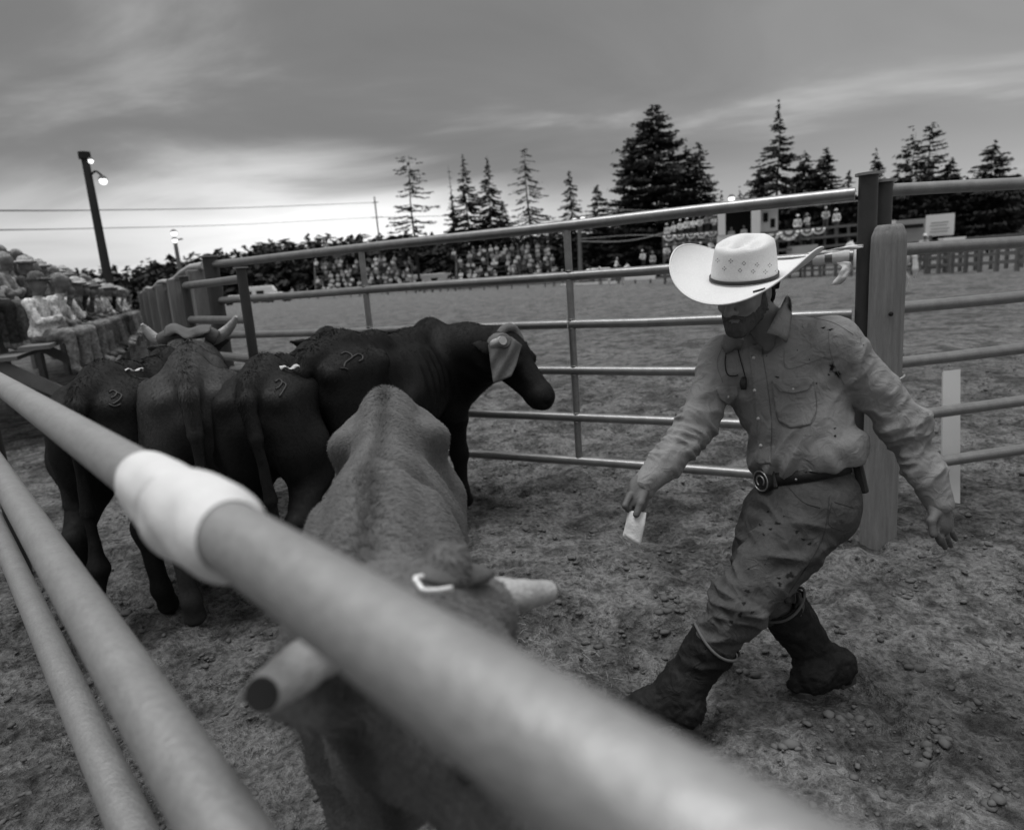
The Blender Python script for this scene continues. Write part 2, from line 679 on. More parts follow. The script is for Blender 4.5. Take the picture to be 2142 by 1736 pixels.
# ================================================================== GROUND
def make_ground():
    def axis(lo, hi, step, far, grow=1.13):
        a = list(np.arange(lo, hi, step))
        s_, q = step, a[-1]
        while q < far:
            s_ *= grow
            q += s_
            a.append(q)
        s_, q = step, a[0]
        pre = []
        while q > -far:
            s_ *= grow
            q -= s_
            pre.append(q)
        return np.array(pre[::-1] + a)
    xs = axis(-3.2, 3.6, 0.021, 900)
    ys = axis(1.2, 6.6, 0.021, 1200)
    X, Y = np.meshgrid(xs, ys, indexing='ij')
    p = np.stack([X, Y, np.zeros_like(X)], -1)
    dist = np.hypot(X, Y - 3)
    fade = np.clip(1.25 - dist / 14, 0, 1)
    big = fbm(p * 0.9 + 3.1, 3) * 0.030
    hoof = fbm(p * 3.1 + 9.7, 3)
    hoof = np.where(hoof < -0.2, hoof + 0.2, 0) * 0.11           # trodden hollows
    small = fbm(p * 9.0, 4, 0.6) * 0.012
    rid = -np.abs(fbm(p * 15.0 + 31, 3, 0.6)) * 0.016 + 0.006
    Zg = (big + hoof + small + rid) * fade
    Zg += np.clip((dist - 6) / 60, 0, 1) * fbm(p * 0.12, 2) * 0.05
    V = np.stack([X, Y, Zg], -1).reshape(-1, 3)
    nx, ny = X.shape
    I, J = np.meshgrid(np.arange(nx - 1), np.arange(ny - 1), indexing='ij')
    a = (I * ny + J).ravel()
    Q = np.stack([a, a + ny, a + ny + 1, a + 1], 1)
    mt = bpy.data.materials.new('trodden_dirt')
    mt.use_nodes = True
    t = mt.node_tree
    b = t.nodes['Principled BSDF']
    b.inputs['Roughness'].default_value = 0.95
    b.inputs['Specular IOR Level'].default_value = 0.1
    tc = N(t, 'ShaderNodeTexCoord')
    L = t.links.new
    n1 = N(t, 'ShaderNodeTexNoise', Scale=0.45, Detail=5.0, Roughness=0.6)
    n2 = N(t, 'ShaderNodeTexNoise', Scale=7.0, Detail=6.0, Roughness=0.65)
    n3 = N(t, 'ShaderNodeTexNoise', Scale=38.0, Detail=4.0, Roughness=0.7)
    for n in (n1, n2, n3):
        L(tc.outputs['Object'], n.inputs['Vector'])
    v = math_node(t, 'MULTIPLY_ADD', n1.outputs['Fac'], 0.16, 0.11)
    damp = smooth(t, n2.outputs['Fac'], 0.36, 0.56)
    v = math_node(t, 'MULTIPLY', v, math_node(t, 'MULTIPLY_ADD', damp, 0.62, 0.48))
    v = math_node(t, 'MULTIPLY', v, math_node(t, 'MULTIPLY_ADD', smooth(t, n3.outputs['Fac'], 0.30, 0.66), 0.85, 0.50))
    n5 = N(t, 'ShaderNodeTexNoise', Scale=1.9, Detail=4.0, Roughness=0.6, Distortion=0.7)
    L(tc.outputs['Object'], n5.inputs['Vector'])
    v = math_node(t, 'MULTIPLY', v, math_node(t, 'MULTIPLY_ADD', smooth(t, n5.outputs['Fac'], 0.38, 0.56), 0.55, 0.58))
    L(v, b.inputs['Base Color'])
    bp = N(t, 'ShaderNodeBump', Strength=1.0, Distance=0.06)
    hsum = math_node(t, 'ADD', n3.outputs['Fac'], math_node(t, 'MULTIPLY', n2.outputs['Fac'], 1.5))
    L(hsum, bp.inputs['Height'])
    L(bp.outputs[0], b.inputs['Normal'])
    o = link('ground', mesh_np('ground', V, Q, mt))
    o['kind'] = 'structure'
    return xs, ys, Zg, mt


GX, GY, GZ, M_DIRT = make_ground()


def ground_z(x, y):
    i = int(np.clip(np.searchsorted(GX, x), 1, len(GX) - 1))
    j = int(np.clip(np.searchsorted(GY, y), 1, len(GY) - 1))
    return float(GZ[i, j])


def make_clods():
    base = bmesh.new()
    bmesh.ops.create_icosphere(base, subdivisions=1, radius=1.0)
    bv = np.array([v.co[:] for v in base.verts])
    bf = np.array([[v.index for v in f.verts] for f in base.faces])
    base.free()
    Vs, Fs, n = [], [], 0
    rng = np.random.default_rng(3)
    for i in range(7500):
        y = 1.3 + 8.5 * rng.random() ** 1.5
        x = (rng.random() * 2 - 1) * (1.2 + y * 0.85)
        s_ = 0.004 + 0.012 * rng.random() ** 3.5 + 0.0008 * y
        if rng.random() < 0.008:
            s_ *= 2.0
        v = bv * (0.35 + 0.95 * rng.random(bv.shape)) * np.array([1.3, 1.0, 0.6]) * s_
        v = v @ rot_z(rng.random() * 6.3).T
        v = v + np.array([x, y, ground_z(x, y) + s_ * 0.25])
        Vs.append(v); Fs.append(bf + n); n += len(v)
    for px, py in ((1410, 1262), (1425, 1275), (1398, 1272), (1240, 1335), (1262, 1328), (1225, 1342), (1340, 1205), (1455, 1185), (1560, 1395), (1275, 1310), (1850, 1330), (1900, 1240), (1190, 1180), (1330, 1180), (440, 1390), (420, 1400), (300, 1250), (1480, 1130)) + tuple((1000 + 1140 * a_, 1050 + 650 * b_) for a_, b_ in rng.random((34, 2))):
        for q in range(7):
            c = G(px + rng.normal() * 12, py + rng.normal() * 5)
            s_ = 0.006 + 0.018 * rng.random() ** 2
            v = bv * (0.6 + 0.7 * rng.random(bv.shape)) * np.array([1.3, 1.0, 0.55]) * s_
            v = v @ rot_z(rng.random() * 6.3).T + np.array([c[0], c[1], ground_z(c[0], c[1]) + s_ * 0.2])
            Vs.append(v); Fs.append(bf + n); n += len(v)
    o = link('dirt_clods', mesh_np('dirt_clods', np.vstack(Vs), np.vstack(Fs),
             mat('clod', 0.11, 0.95, 0.1, var=0.7, scale=1.7), False))
    tag(o, 'crumbly dirt clods and pebbles strewn over the trodden ground', 'dirt', kind='stuff')
    # straw
    Vs, Fs, n = [], [], 0
    for i in range(330):
        if i < 150:
            c = G(1130 + rng.normal() * 70, 1395 + rng.normal() * 30)
        else:
            y = 1.6 + 6 * rng.random(); c = np.array([(rng.random() * 2 - 1) * 3.2, y, 0])
        a = rng.random() * 6.3
        L = 0.015 + 0.06 * rng.random() ** 1.5
        d = np.array([math.cos(a), math.sin(a), 0]) * L
        c = np.array([c[0], c[1], ground_z(c[0], c[1]) + 0.012])
        mid = c + d * 0.5 + np.array([0, 0, 0.012 * rng.random()])
        v, f = tube([c, mid, c + d], 0.0011, 3)
        Vs.append(np.array(v)); Fs += [tuple(q + n for q in ff) for ff in f]; n += len(v)
    o = link('straw', mesh_np('straw', np.vstack(Vs), Fs, mat('straw', 0.22, 0.8, var=0.3), False))
    tag(o, 'loose pale straw scattered on the dirt', 'straw', kind='stuff')


make_clods()

# ================================================================== STEEL PIPE GATES AND FENCES
M_PIPE = mat('painted_pipe', 0.27, 0.33, 0.5, metal=0.65, var=0.4, scale=14, bump=0.12, bscale=160, fine=0.25, stretch=(1, 1, 1))
M_PIPE_DARK = mat('dark_pipe', 0.035, 0.5, 0.5, var=0.4, scale=12, bump=0.1, bscale=120, fine=0.2)
M_PIPE_NEAR = mat('galvanised_pipe', 0.34, 0.5, 0.4, metal=0.6, var=0.22, scale=14, fine=0.3, bump=0.3, bscale=60, stretch=(1, 1, 1))
M_TAPE = mat('white_tape', 0.66, 0.6, 0.3, var=0.06, scale=30, bump=0.15, bscale=90)
M_RAG = mat('white_rag', 0.72, 0.9, 0.1, var=0.12, scale=25, bump=0.4, bscale=70)
M_WOOD = mat('weathered_post', 0.21, 0.85, 0.2, var=0.5, scale=16, stretch=(3, 3, 0.22), bump=0.6, bscale=30, fine=0.3)
M_PLANK = mat('weathered_plank', 0.13, 0.9, 0.15, var=0.5, scale=9, stretch=(2.5, 2.5, 0.3), bump=0.5, bscale=25, obj_random=0.3)

GR = np.array([1.80, 3.545, 0])          # gate, hinge end by the wooden post
GL = np.array([-2.44, 5.945, 0])
gdir = unit(GL - GR)
RAILS = [1.78, 1.476, 1.176, 0.88, 0.572, 0.278]


def at_gate(t, z):
    p = GR + (GL - GR) * t
    return np.array([p[0], p[1], z])


def gate_t(px):
    """share of the gate's length seen at picture column px at mid height"""
    n = np.array([gdir[1], -gdir[0], 0])
    v = ray(px, 640)
    t = (GR - CAM) @ n / (v @ n)
    return float((CAM + v * t - GR) @ gdir / np.linalg.norm(GL - GR))


def rail_pts(a, b, n=14, sag=0.0025, seed=0):
    r_ = np.random.default_rng(seed)
    return [a + (b - a) * i / (n - 1) + np.array([0, 0, r_.normal() * sag * 0.3 + sag * math.sin(i * 0.9 + seed)]) for i in range(n)]


gate = empty('pipe_gate', GR)
tag(gate, 'long six-rail steel pipe gate across the pen behind the man', 'gate')
for i, z in enumerate(RAILS):
    MB().tube(rail_pts(at_gate(0.0, z), at_gate(1.0, z), seed=i), 0.032 if i == 0 else 0.029, 16).build('rail', M_PIPE, gate, True, 0.8)
for px in (768, 1194):
    t = gate_t(px)
    for i in range(5):
        a, b = RAILS[i] - 0.028, RAILS[i + 1] + 0.028
        off = np.array([gdir[1], -gdir[0], 0]) * 0.002
        MB().tube([at_gate(t, a) + off, at_gate(t, b) + off], 0.023, 12).build('stay', M_PIPE, gate, True, 0.8)
for tt, nm in ((0.0, 'end_upright'),):
    MB().tube([at_gate(tt - 0.012, 0.18), at_gate(tt - 0.012, 1.86)], 0.045, 16).build(nm, M_PIPE_DARK, gate, True, 0.8)
MB().tube([at_gate(-0.012, 1.86), at_gate(-0.012, 1.873)], 0.062, 16).build('cap', M_PIPE, gate, True, 0.8)
# weld beads where stays meet the rails
for px in (768, 1194):
    t = gate_t(px)
    for z in RAILS[1:5]:
        p = at_gate(t, z)
        for s_ in (-1, 1):
            MB().tube([p + np.array([0, 0, s_ * 0.029]) + gdir * 0.02 * math.cos(q) + np.cross(gdir, [0, 0, 1]) * 0.02 * math.sin(q) for q in np.linspace(0, 6.28, 9)], 0.006, 5, False).build('weld_bead', M_PIPE, gate, True)
# latch tag wired to the third rail beside the stay
p3 = at_gate(gate_t(1184), 1.176)
MB().beam(p3 + np.array([0, -0.035, 0.06]), p3 + np.array([0, -0.035, -0.12]), 0.012, 0.004).build('wire_tag', mat('pale_strap', 0.4, 0.7), gate)


def steel_post(name, base, h, r, label, m_=None, parent=None):
    e = empty(name, (base[0], base[1], 0))
    tag(e, label, 'post')
    MB().tube([(base[0], base[1], -0.3), (base[0], base[1], h)], r, 18).build('pole', m_ or M_PIPE_DARK, e, True, 0.8)
    MB().tube([(base[0], base[1], h), (base[0], base[1], h + 0.012)], r * 1.35, 18).build('cap', M_PIPE, e, True, 0.8)
    return e


steel_post('steel_post', GL + gdir * 0.02, 1.84, 0.062, 'capped steel post where the long gate meets the small gate')

# tape and rags on the gate
def wrap_band(p, axis, r, w, name, label, m_, puff=0.006, parent=None, knot=True, cat='tape'):
    axis = unit(axis)
    e = empty(name, p)
    tag(e, label, cat)
    pts, rad = [], []
    rr = np.random.default_rng(int(abs(p[0]) * 1000))
    for i in range(12):
        t = i / 11
        pts.append(p + axis * w * (t - 0.5))
        rad.append(r + puff * (0.4 + 0.6 * rr.random()) if 0 < i < 11 else r + 0.0015)
    MB().tube(pts, rad, 20, False).build('wrap', m_, e, True)
    return e


t0 = gate_t(516)
wrap_band(at_gate(t0, RAILS[1]), gdir, 0.030, 0.07, 'tape_band', 'small white tape band on the second gate rail near its far left end', M_TAPE, 0.004)


def strip(pts, width, side, m_, name, parent, thick=0.003, curl=0.3):
    """thin cloth strip along a spline"""
    sp = spline(pts, 22)
    mb = MB()
    V = []
    side = np.asarray(side, float)
    for i, q in enumerate(sp):
        a = curl * math.sin(i * 0.55)
        d = np.asarray(sp[min(i + 1, 21)]) - np.asarray(sp[max(i - 1, 0)])
        n_ = unit(np.cross(d, side))
        s2 = unit(side * math.cos(a) + n_ * math.sin(a))
        wv = width * (1 + 0.12 * math.sin(i * 0.8))
        for k in (-1, -0.33, 0.33, 1):
            V.append(q + s2 * wv * 0.5 * k + n_ * (0.006 * math.sin(k * 3 + i * 0.5)))
    n = 22
    Fc = [(i * 4 + k, i * 4 + k + 1, (i + 1) * 4 + k + 1, (i + 1) * 4 + k) for i in range(n - 1) for k in range(3)]
    o = link(name, mesh_np(name, V, Fc, m_), parent)
    sf = o.modifiers.new('solid', 'SOLIDIFY')
    sf.thickness = thick
    return o


def on_gate(px, py, off=0.0):
    n = np.array([gdir[1], -gdir[0], 0])
    v = ray(px, py)
    t = (GR - CAM) @ n / (v @ n)
    return CAM + v * (t * (1 - off))


# white rag tied round the second rail near the hinge end
toward = -unit(np.array([gdir[1], -gdir[0], 0])) if (np.array([gdir[1], -gdir[0], 0]) @ (CAM - GR)) < 0 else unit(np.array([gdir[1], -gdir[0], 0]))
rag = empty('rag_tie', on_gate(1740, 535))
tag(rag, 'torn white rag tied round the gate rail with one end hanging', 'rag')
c1 = at_gate(gate_t(1712), RAILS[1]); c2 = at_gate(gate_t(1757), RAILS[1])
MB().tube([c1 - gdir * 0.028, c1 - gdir * .01, c1 + gdir * .012, c1 + gdir * 0.03], [0.033, 0.037, 0.036, 0.033], 18, False).build('wrap', M_RAG, rag, True)
MB().tube([c2 - gdir * 0.04, c2 - gdir * .01, c2 + gdir * .02, c2 + gdir * 0.04], [0.034, 0.040, 0.039, 0.034], 18, False).build('wrap', M_RAG, rag, True)
strip([on_gate(1762, 548, 0.012), on_gate(1772, 560, 0.015), on_gate(1762, 578, 0.016), on_gate(1750, 596, 0.014)], 0.05, gdir, M_RAG, 'loose_end', rag)
strip([on_gate(1690, 533, 0.012), on_gate(1735, 526, 0.013), on_gate(1772, 519, 0.014), on_gate(1806, 515, 0.014)], 0.018, (0, 0, 1), M_RAG, 'knot_tail', rag)

# wooden gate post with its latch hardware
wp = G(1836, 1128)
wpx, wpy = wp[0], wp[1]
woodp = empty('wooden_post', (wpx, wpy, 0))
tag(woodp, 'thick rounded wooden post with tapered top beside the gate end', 'post')
prof = [(-0.3, 0.086), (0.0, 0.086), (0.5, 0.084), (1.0, 0.082), (1.45, 0.082), (1.56, 0.079), (1.60, 0.064), (1.612, 0.052), (1.613, 0.001)]
zs = []
for i in range(len(prof) - 1):
    k = 12 if prof[i + 1][0] - prof[i][0] > 0.2 else 3
    zs += [(prof[i][0] + (prof[i + 1][0] - prof[i][0]) * j / k, prof[i][1] + (prof[i + 1][1] - prof[i][1]) * j / k) for j in range(k)]
zs.append(prof[-1])
V, Fc = [], []
nn = 36
for z, r in zs:
    for j in range(nn):
        a = 2 * math.pi * j / nn
        w = 1 + 0.05 * float(vnoise(np.array([math.cos(a) * 1.6, math.sin(a) * 1.6, z * 0.8]))) + 0.02 * float(vnoise(np.array([math.cos(a) * 7, math.sin(a) * 7, z * 1.4])))
        V.append((wpx + math.cos(a) * r * w, wpy + math.sin(a) * r * w * 0.92, z))
for i in range(len(zs) - 1):
    for j in range(nn):
        Fc.append((i * nn + j, i * nn + (j + 1) % nn, (i + 1) * nn + (j + 1) % nn, (i + 1) * nn + j))
o = link('timber', mesh_np('timber', V, Fc, M_WOOD), woodp)
sharp_edges(o.data, 0.5)
pc = np.array([wpx, wpy, 0])
tv = unit(np.array([CAM[0] - wpx, CAM[1] - wpy, 0]))
sv = np.array([-tv[1], tv[0], 0])        # to the left as seen
if sv @ _r > 0:
    sv = -sv
MB().tube([pc + tv * 0.08 - sv * 0.02 + np.array([0, 0, 1.19]), pc + tv * 0.088 - sv * 0.02 + np.array([0, 0, 1.19])], 0.011, 10).build('knot', mat('knot_dark', 0.015, 0.9), woodp, True)
MB().tube([pc + 0.089 * (math.cos(a) * tv + math.sin(a) * sv) * 1.01 + np.array([0, 0, 0.872 + 0.006 * math.sin(a * 3)]) for a in np.linspace(-1.7, 1.7, 14)], 0.005, 6).build('wire', mat('bright_wire', 0.5, 0.4, metal=0.6), woodp, True)
# hinge: sleeve, plate, pin
hl = empty('gate_hinge', at_gate(-0.035, 1.2))
tag(hl, 'steel hinge with bolt between the gate end and the wooden post', 'hinge')
hp = at_gate(-0.04, 0)
MB().tube([hp + np.array([0, 0, 1.02]), hp + np.array([0, 0, 1.36])], 0.022, 12).build('sleeve', M_PIPE_DARK, hl, True, 0.8)
MB().box(hp + np.array([0, 0, 1.2]), (0.085, 0.07, 0.09), rot_z(math.atan2(gdir[1], gdir[0]))).build('plate', M_PIPE_DARK, hl, bevel=0.004)
MB().tube([hp + np.array([0, 0, 1.36]), hp + np.array([0, 0, 1.47])], 0.014, 10).build('pin', mat('bright_steel', 0.4, 0.35, metal=0.7), hl, True, 0.8)
for z in (1.362, 1.44):
    MB().tube([hp + np.array([0, 0, z]), hp + np.array([0, 0, z + 0.014])], 0.036, 6).build('nut', mat('bright_steel', 0.4, 0.35, metal=0.7), hl)

# fence panel right of the wooden post
FR0 = np.array([1.98, 3.62, 0])
fdir = unit(np.array([1.0, 0.22, 0]))
rf = empty('pipe_fence_panel', FR0)
tag(rf, 'pipe fence panel with dark rails right of the wooden post', 'fence')
for i, z in enumerate(RAILS):
    MB().tube(rail_pts(FR0 + np.array([0, 0, z + 0.01]), FR0 + fdir * 4.6 + np.array([0, 0, z + 0.01]), 12, seed=20 + i), 0.032, 16).build('rail', M_PIPE, rf, True, 0.8)
MB().tube([FR0 + np.array([0, 0, -0.2]), FR0 + np.array([0, 0, 1.83])], 0.047, 16).build('upright', M_PIPE_DARK, rf, True, 0.8)
MB().tube([FR0 + np.array([0, 0, 1.83]), FR0 + np.array([0, 0, 1.843])], 0.064, 16).build('cap', M_PIPE, rf, True, 0.8)
q = FR0 + fdir * 2.3
MB().tube([q + np.array([0, 0.01, -0.2]), q + np.array([0, 0.01, 1.84])], 0.045, 16).build('upright', M_PIPE_DARK, rf, True, 0.8)

# pale sheet leaning against the far side of that fence
sh = [P(1962, 905, 4.0), P(2000, 903, 4.0), P(2006, 776, 4.25), P(1970, 780, 4.25)]
mb = MB()
nrm = unit(np.cross(sh[1] - sh[0], sh[3] - sh[0]))
low = [G(1958, 1010), G(2060, 1005)]
low = [np.array([sh[0][0] - 0.02, sh[0][1] - 0.09, 0.0]), np.array([sh[1][0] - 0.02, sh[1][1] - 0.09, 0.0])]
pts = [low[0], low[1], sh[2], sh[3]]
mb.add([p for p in pts] + [p + nrm * 0.018 for p in pts], [(0, 1, 2, 3), (7, 6, 5, 4), (0, 4, 5, 1), (1, 5, 6, 2), (2, 6, 7, 3), (3, 7, 4, 0)])
o = mb.build('plywood_sheet', mat('pale_plywood', 0.42, 0.8, var=0.15, scale=4, stretch=(1, 1, 0.2)))
tag(o, 'pale board leaning behind the fence at the right edge', 'board')

# small gate at the left
SA = P(506, 578, 4.65); SB = P(386, 592, 5.5)
SA0, SB0 = np.array([SA[0], SA[1], 0]), np.array([SB[0], SB[1], 0])
sg = empty('small_pipe_gate', SA0)
tag(sg, 'small open pipe gate left of the long gate, behind the horned steer', 'gate')
zt = (SA[2] + SB[2]) / 2
for i in range(5):
    z = zt - 0.02 - 0.275 * i
    MB().tube(rail_pts(SA0 + np.array([0, 0, z]), SB0 + np.array([0, 0, z]), 6, 0.002, 40 + i), 0.030, 14).build('rail', M_PIPE, sg, True, 0.8)
for q in (SA0, SB0):
    MB().tube([q + np.array([0, 0, 0.25]), q + np.array([0, 0, zt + 0.05])], 0.034, 14).build('upright', M_PIPE_DARK, sg, True, 0.8)
    MB().tube([q + np.array([0, 0, zt + 0.05]), q + np.array([0, 0, zt + 0.06])], 0.05, 14).build('cap', M_PIPE, sg, True, 0.8)

# plank fence and heavy posts along the alley
AL0, AL1 = np.array([-2.75, 6.5, 0]), np.array([-9.6, 18.6, 0])
adir = unit(AL1 - AL0)
pf = empty('plank_fence', AL0)
tag(pf, 'weathered vertical plank fence along the alley beside the grandstand', 'fence')
L = np.linalg.norm(AL1 - AL0)
anrm = np.array([adir[1], -adir[0], 0])
k, s_ = 0, 0.0
while s_ < L:
    w = 0.2 + 0.08 * random.random()
    h = 1.55 + 0.1 * random.random() + 0.012 * s_
    c = AL0 + adir * (s_ + w / 2) + anrm * (0.015 * (k % 2))
    R = np.stack([adir, anrm, [0, 0, 1.0]], 1)
    if 0.4 < (s_ % 2.6):
        MB().box(c + np.array([0, 0, h / 2]), (w - 0.012, 0.03, h), R).build('plank', M_PLANK, pf)
    s_ += w
    k += 1
for i in range(6):
    c = AL0 + adir * (0.15 + 2.6 * i) - anrm * 0.07
    MB().box(c + np.array([0, 0, 0.88]), (0.17, 0.15, 1.78), np.stack([adir, anrm, [0, 0, 1.0]], 1)).build('post', M_WOOD, pf, bevel=0.01)
tr = [AL0 + adir * s0 + anrm * -0.02 + np.array([0, 0, 1.80 + 0.03 * math.sin(s0 * 1.3)]) for s0 in np.linspace(-0.2, L, 14)]
MB().tube(tr, 0.035, 10).build('top_rail', mat('peeled_pole', 0.4, 0.8, var=0.3, scale=10), pf, True, 0.8)
c = np.array([-2.62, 6.1, 0])
o = empty('wooden_post', c)
tag(o, 'squat dark wooden post beside the steel post at the gate far end', 'post')
MB().box(c + np.array([0, 0, 0.8]), (0.17, 0.16, 1.62), rot_z(0.5)).build('timber', M_WOOD, o, bevel=0.012)

# ================================================================== NEAR FENCE (the rail the picture is taken over)
vpd = ray(-200, 672)
ndir = unit(np.array([vpd[0], vpd[1], 0]))
nz = CAM_H - 0.203
nA = CAM + np.cross(ndir, [0, 0, 1]) * 0.177 + ndir * 0.45
nf = empty('near_pipe_fence', nA * np.array([1, 1, 0]))
tag(nf, 'pale pipe fence crossing right in front, its top rail out of focus', 'fence')
NR = 0.030


def near(s0, z, lat=0.0):
    return np.array([nA[0], nA[1], 0]) + ndir * s0 + np.cross(ndir, [0, 0, 1]) * lat + np.array([0, 0, z])


for i, (dz, lt) in enumerate(((0.0, 0.0), (0.297, -0.039), (0.70, -0.043))):
    MB().tube([near(q, nz - dz, lt) for q in np.linspace(-1.9, 4.4, 24)], NR if i == 0 else 0.036, 28).build('rail', M_PIPE_NEAR, nf, True, 0.8)
for q in (-1.4, 4.3):
    MB().tube([near(q, -0.2) + np.cross(ndir, [0, 0, 1]) * 0.075, near(q, nz + 0.06) + np.cross(ndir, [0, 0, 1]) * 0.075], 0.04, 18).build('upright', M_PIPE_DARK, nf, True, 0.8)

# white tape wound round the near rail
def near_s(px, py):
    # parameter along the rail axis seen closest to a picture point
    best = None
    for q in np.linspace(-0.8, 1.2, 2001):
        w = near(q, nz) - CAM
        d = w @ _f
        if d < 0.05: continue
        x, y = 1071 + FOC * (w @ _r) / d, 868 - FOC * (w @ _u) / d
        e = (x - px) ** 2 + (y - py) ** 2
        if best is None or e < best[0]:
            best = (e, q)
    return best[1]


s1, s2 = near_s(300, 1003), near_s(487, 1124)
tb = empty('white_tape_wrap', near((s1 + s2) / 2, nz))
tag(tb, 'thick white cloth tape wound round the near rail, out of focus', 'tape')
V, Fc = [], []
nu, nv = 60, 48
sidev = np.cross(ndir, [0, 0, 1])
for i in range(nu):
    u_ = i / (nu - 1)
    s0 = s1 + (s2 - s1) * u_
    for j in range(nv):
        a = 2 * math.pi * j / nv
        seam = 0.47 + 0.10 * math.sin(a + 0.6)
        step = 0.0055 if u_ > seam else 0.0
        crease = -0.006 * math.exp(-((u_ - seam) / 0.03) ** 2)
        bag = max(0, -math.sin(a)) ** 2 * (0.016 * math.exp(-((u_ - 0.35) / 0.3) ** 2) + 0.006)
        edge = min(1, min(u_, 1 - u_) * 14)
        r = NR + 0.001 + edge * (0.004 + step + crease + bag + 0.002 * float(vnoise(np.array([u_ * 6, math.cos(a) * 2, math.sin(a) * 2]))))
        V.append(near(s0, nz) + r * (math.cos(a) * sidev + np.array([0, 0, math.sin(a)])) + ndir * 0.008 * math.sin(a * 1.0 + 0.4))
for i in range(nu - 1):
    for j in range(nv):
        Fc.append((i * nv + j, i * nv + (j + 1) % nv, (i + 1) * nv + (j + 1) % nv, (i + 1) * nv + j))
link('wrap', mesh_np('wrap', V, Fc, M_TAPE), tb)

# ================================================================== STEERS
def hide_mat(name, val, hairy=True):
    mt = bpy.data.materials.new(name)
    mt.use_nodes = True
    t = mt.node_tree
    L = t.links.new
    b = t.nodes['Principled BSDF']
    b.inputs['Roughness'].default_value = 0.6
    b.inputs['Specular IOR Level'].default_value = 0.12
    tc = N(t, 'ShaderNodeTexCoord')
    big = N(t, 'ShaderNodeTexNoise', Scale=3.2, Detail=4.0, Roughness=0.6)
    L(tc.outputs['Object'], big.inputs['Vector'])
    fine = N(t, 'ShaderNodeTexNoise', Scale=90.0, Detail=4.0, Roughness=0.7)
    L(tc.outputs['Object'], fine.inputs['Vector'])
    v = math_node(t, 'MULTIPLY_ADD', big.outputs['Fac'], 1.3 * val, 0.35 * val)
    v = math_node(t, 'MULTIPLY', v, math_node(t, 'MULTIPLY_ADD', fine.outputs['Fac'], 1.0, 0.5))
    sp_ = N(t, 'ShaderNodeSeparateXYZ')
    L(tc.outputs['Object'], sp_.inputs[0])
    dor = smooth(t, math_node(t, 'ABSOLUTE', math_node(t, 'ADD', sp_.outputs[1], math_node(t, 'MULTIPLY_ADD', big.outputs['Fac'], 0.03, -0.015))), 0.004, 0.035)
    v = math_node(t, 'MULTIPLY', v, math_node(t, 'MULTIPLY_ADD', dor, 0.45, 0.55))
    L(v, b.inputs['Base Color'])
    bp = N(t, 'ShaderNodeBump', Strength=0.35, Distance=0.006)
    L(fine.outputs['Fac'], bp.inputs['Height'])
    L(bp.outputs[0], b.inputs['Normal'])
    return mt


M_HORN = mat('horn', 0.36, 0.6, 0.3, var=0.55, scale=16, stretch=(1, 1, 1), bump=0.8, bscale=45, fine=0.3)
M_HORN_END = mat('horn_end', 0.03, 0.9, var=0.4, scale=40)
M_LEATHER = mat('horn_wrap_leather', 0.10, 0.75, 0.3, var=0.3, scale=14, bump=0.4, bscale=50)
M_CANVAS = mat('horn_wrap_canvas', 0.14, 0.9, 0.1, var=0.25, scale=18, bump=0.5, bscale=80, fine=0.3)
M_SCAR = mat('brand_scar', 0.034, 0.6, 0.3, var=0.3, scale=30)
M_EYE = mat('wet_eye', 0.008, 0.1, 0.6, var=0.1)


class Sheet(Surface):
    """free-hanging cloth: a gently bowed sheet d metres away"""

    def __init__(s, d):
        s.d = d

    def hit(s, x, y, off=0.0):
        bow = 0.05 * ((x - 1056) / 40) ** 2 + 0.008 * math.sin(x * 0.21 + y * 0.12)
        return P(x, y, s.d + bow), -_f


